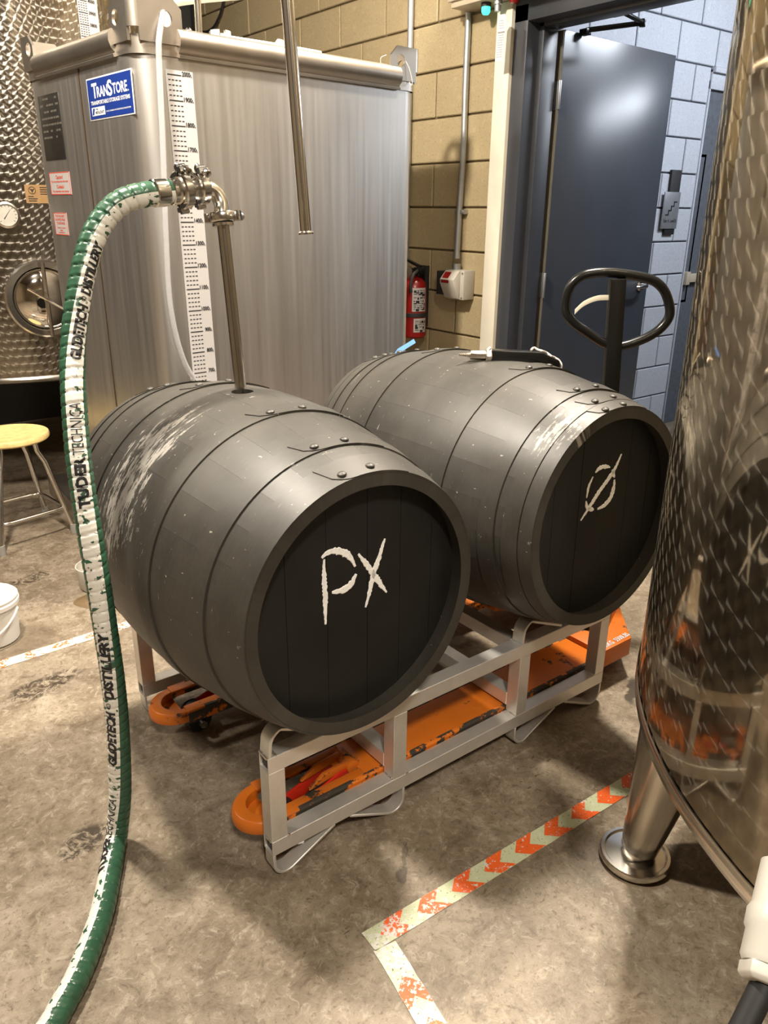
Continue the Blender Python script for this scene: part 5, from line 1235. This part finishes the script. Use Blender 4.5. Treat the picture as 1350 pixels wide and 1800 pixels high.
# ------------------------------------------------------------------ stool, buckets, small floor things
stl = thing('work_stool', (0.10, 2.46, 0), 'round yellow-seated stool with chrome legs at the far left', 'stool')
sc_ = V((0.085, 2.47, 0))
g = G(); g.lathe([(0.001, 0.478), (0.150, 0.480), (0.165, 0.484), (0.169, 0.478), (0.168, 0.462), (0.160, 0.455), (0.001, 0.455)], sc_, EZ, 48); g.build('seat', 'yellow_seat', stl, smooth=40)
feet = [(-0.062, 2.267), (0.272, 2.345), (0.228, 2.655), (-0.10, 2.60)]; ring = []
for fx, fy in feet:
    d_ = (V((fx, fy, 0)) - sc_).normalized()
    tp = sc_ + d_ * 0.105
    pts = [tp + EZ * 0.455, tp + d_ * 0.008 + EZ * 0.40, tp + d_ * 0.035 + EZ * 0.35, V((fx, fy, 0.018))]
    g = G(); g.tube(pts, 0.0115, 12); leg_ = g.build('leg', 'polished', stl, smooth=60)
    g = G(); g.lathe([(0.001, 0), (0.017, 0), (0.018, 0.01), (0.016, 0.045), (0.012, 0.046)], (fx, fy, 0), EZ, 14); g.build('foot_cap', plain('grey_rubber_cap', (0.30, 0.29, 0.26), 0.6), leg_)
    k_ = (0.125 - 0.018) / (0.35 - 0.018); ring.append(V((fx, fy, 0.018)).lerp(tp + d_ * 0.035 + EZ * 0.35, k_))
g = G()
cr = []
for i in range(4):
    a, b, c = ring[i - 1], ring[i], ring[(i + 1) % 4]; d0 = (a - b).normalized(); d1_ = (c - b).normalized(); cin = (sc_ - b); cin.z = 0; b = b - cin.normalized() * 0.004
    cr += [b + d0 * 0.05, b + d0 * 0.018 + d1_ * 0.006, b + d1_ * 0.018 + d0 * 0.006, b + d1_ * 0.05]
g.tube(cr, 0.0085, 10, closed=True); g.build('foot_ring', 'polished', stl, smooth=60)

def bucket(label, x, y, r0, r1, hgt, handle, lid):
    b = thing('plastic_bucket', (x, y, 0), label, 'bucket', 'white buckets on the floor')
    gg = G(); gg.lathe([(0.001, 0.002), (r0 - 0.006, 0.0), (r0, 0.006), (r1, hgt)] + ([(0.001, hgt)] if lid else [(r1 - 0.004, hgt), (r1 - 0.008, hgt * 0.55), (0.001, hgt * 0.55)]), (x, y, 0), EZ, 40); gg.build('bucket_body', 'white_plastic', b, smooth=40)
    if lid:
        gg = G(); gg.lathe([(r1 + 0.002, hgt - 0.028), (r1 + 0.007, hgt - 0.026), (r1 + 0.008, hgt - 0.012), (r1 + 0.004, hgt - 0.008), (r1 + 0.006, hgt + 0.002), (r1 + 0.001, hgt + 0.007), (r1 - 0.010, hgt + 0.005), (r1 - 0.014, hgt), (0.001, hgt + 0.001)], (x, y, 0), EZ, 40); gg.build('lid', 'white_plastic', b, smooth=40)
    if handle:
        gg = G(); c = V((x, y, 0)); rr = r1 + 0.006; hd_ = V((0.78, -0.62, 0)); pts = []
        for i in range(25):
            t_ = PI * i / 24; q = hd_ * (rr * math.cos(t_)) ; dn_ = V((-0.62, -0.78, 0))
            pts.append(c + hd_ * ((rr + 0.004) * math.cos(t_)) + V((-hd_.y * -1, 0, 0)) * 0 + dn_ * ((rr + 0.012) * math.sin(t_)) + EZ * (hgt - 0.035 - 0.085 * math.sin(t_)))
        gg.tube(pts, 0.004, 8); gg.build('bail_handle', 'white_plastic', b)
    return b
bucket('white lidded bucket with hanging handle at the left edge of the picture', -0.262, 1.525, 0.088, 0.098, 0.165, True, True)
bucket('white open tub half hidden behind the green hose', 0.178, 1.722, 0.072, 0.080, 0.095, False, False)
pd_ = thing('wet_patch', (0.13, 1.56, 0), 'brown wet patch on the floor below the white open tub', 'puddle')
g = G(); k_ = 28
g.add([(0.165, 1.60, 0.0008)] + [(0.165 + (0.115 + 0.012 * math.sin(3 * a)) * math.cos(a), 1.60 + (0.085 + 0.008 * math.cos(2 * a)) * math.sin(a), 0.0006) for a in [2 * PI * i / k_ for i in range(k_)]], [(0, 1 + i, 1 + (i + 1) % k_) for i in range(k_)]); g.build('puddle', 'puddle', pd_, smooth=0)
sp = thing('steel_threshold', (0.40, 2.6, 0), 'low steel plate box on the floor behind the stool', 'plate')
g = G(); g.add([(0.332, 2.96, 0), (0.315, 2.40, 0), (0.75, 2.40, 0), (0.75, 2.96, 0), (0.332, 2.96, 0.10), (0.315, 2.40, 0.085), (0.75, 2.40, 0.085), (0.75, 2.96, 0.10)], [(3, 2, 1, 0), (4, 5, 6, 7), (0, 1, 5, 4), (1, 2, 6, 5), (2, 3, 7, 6), (3, 0, 4, 7)]); g.build('plate_body', 'steel_rail', sp, bevel=0.003)
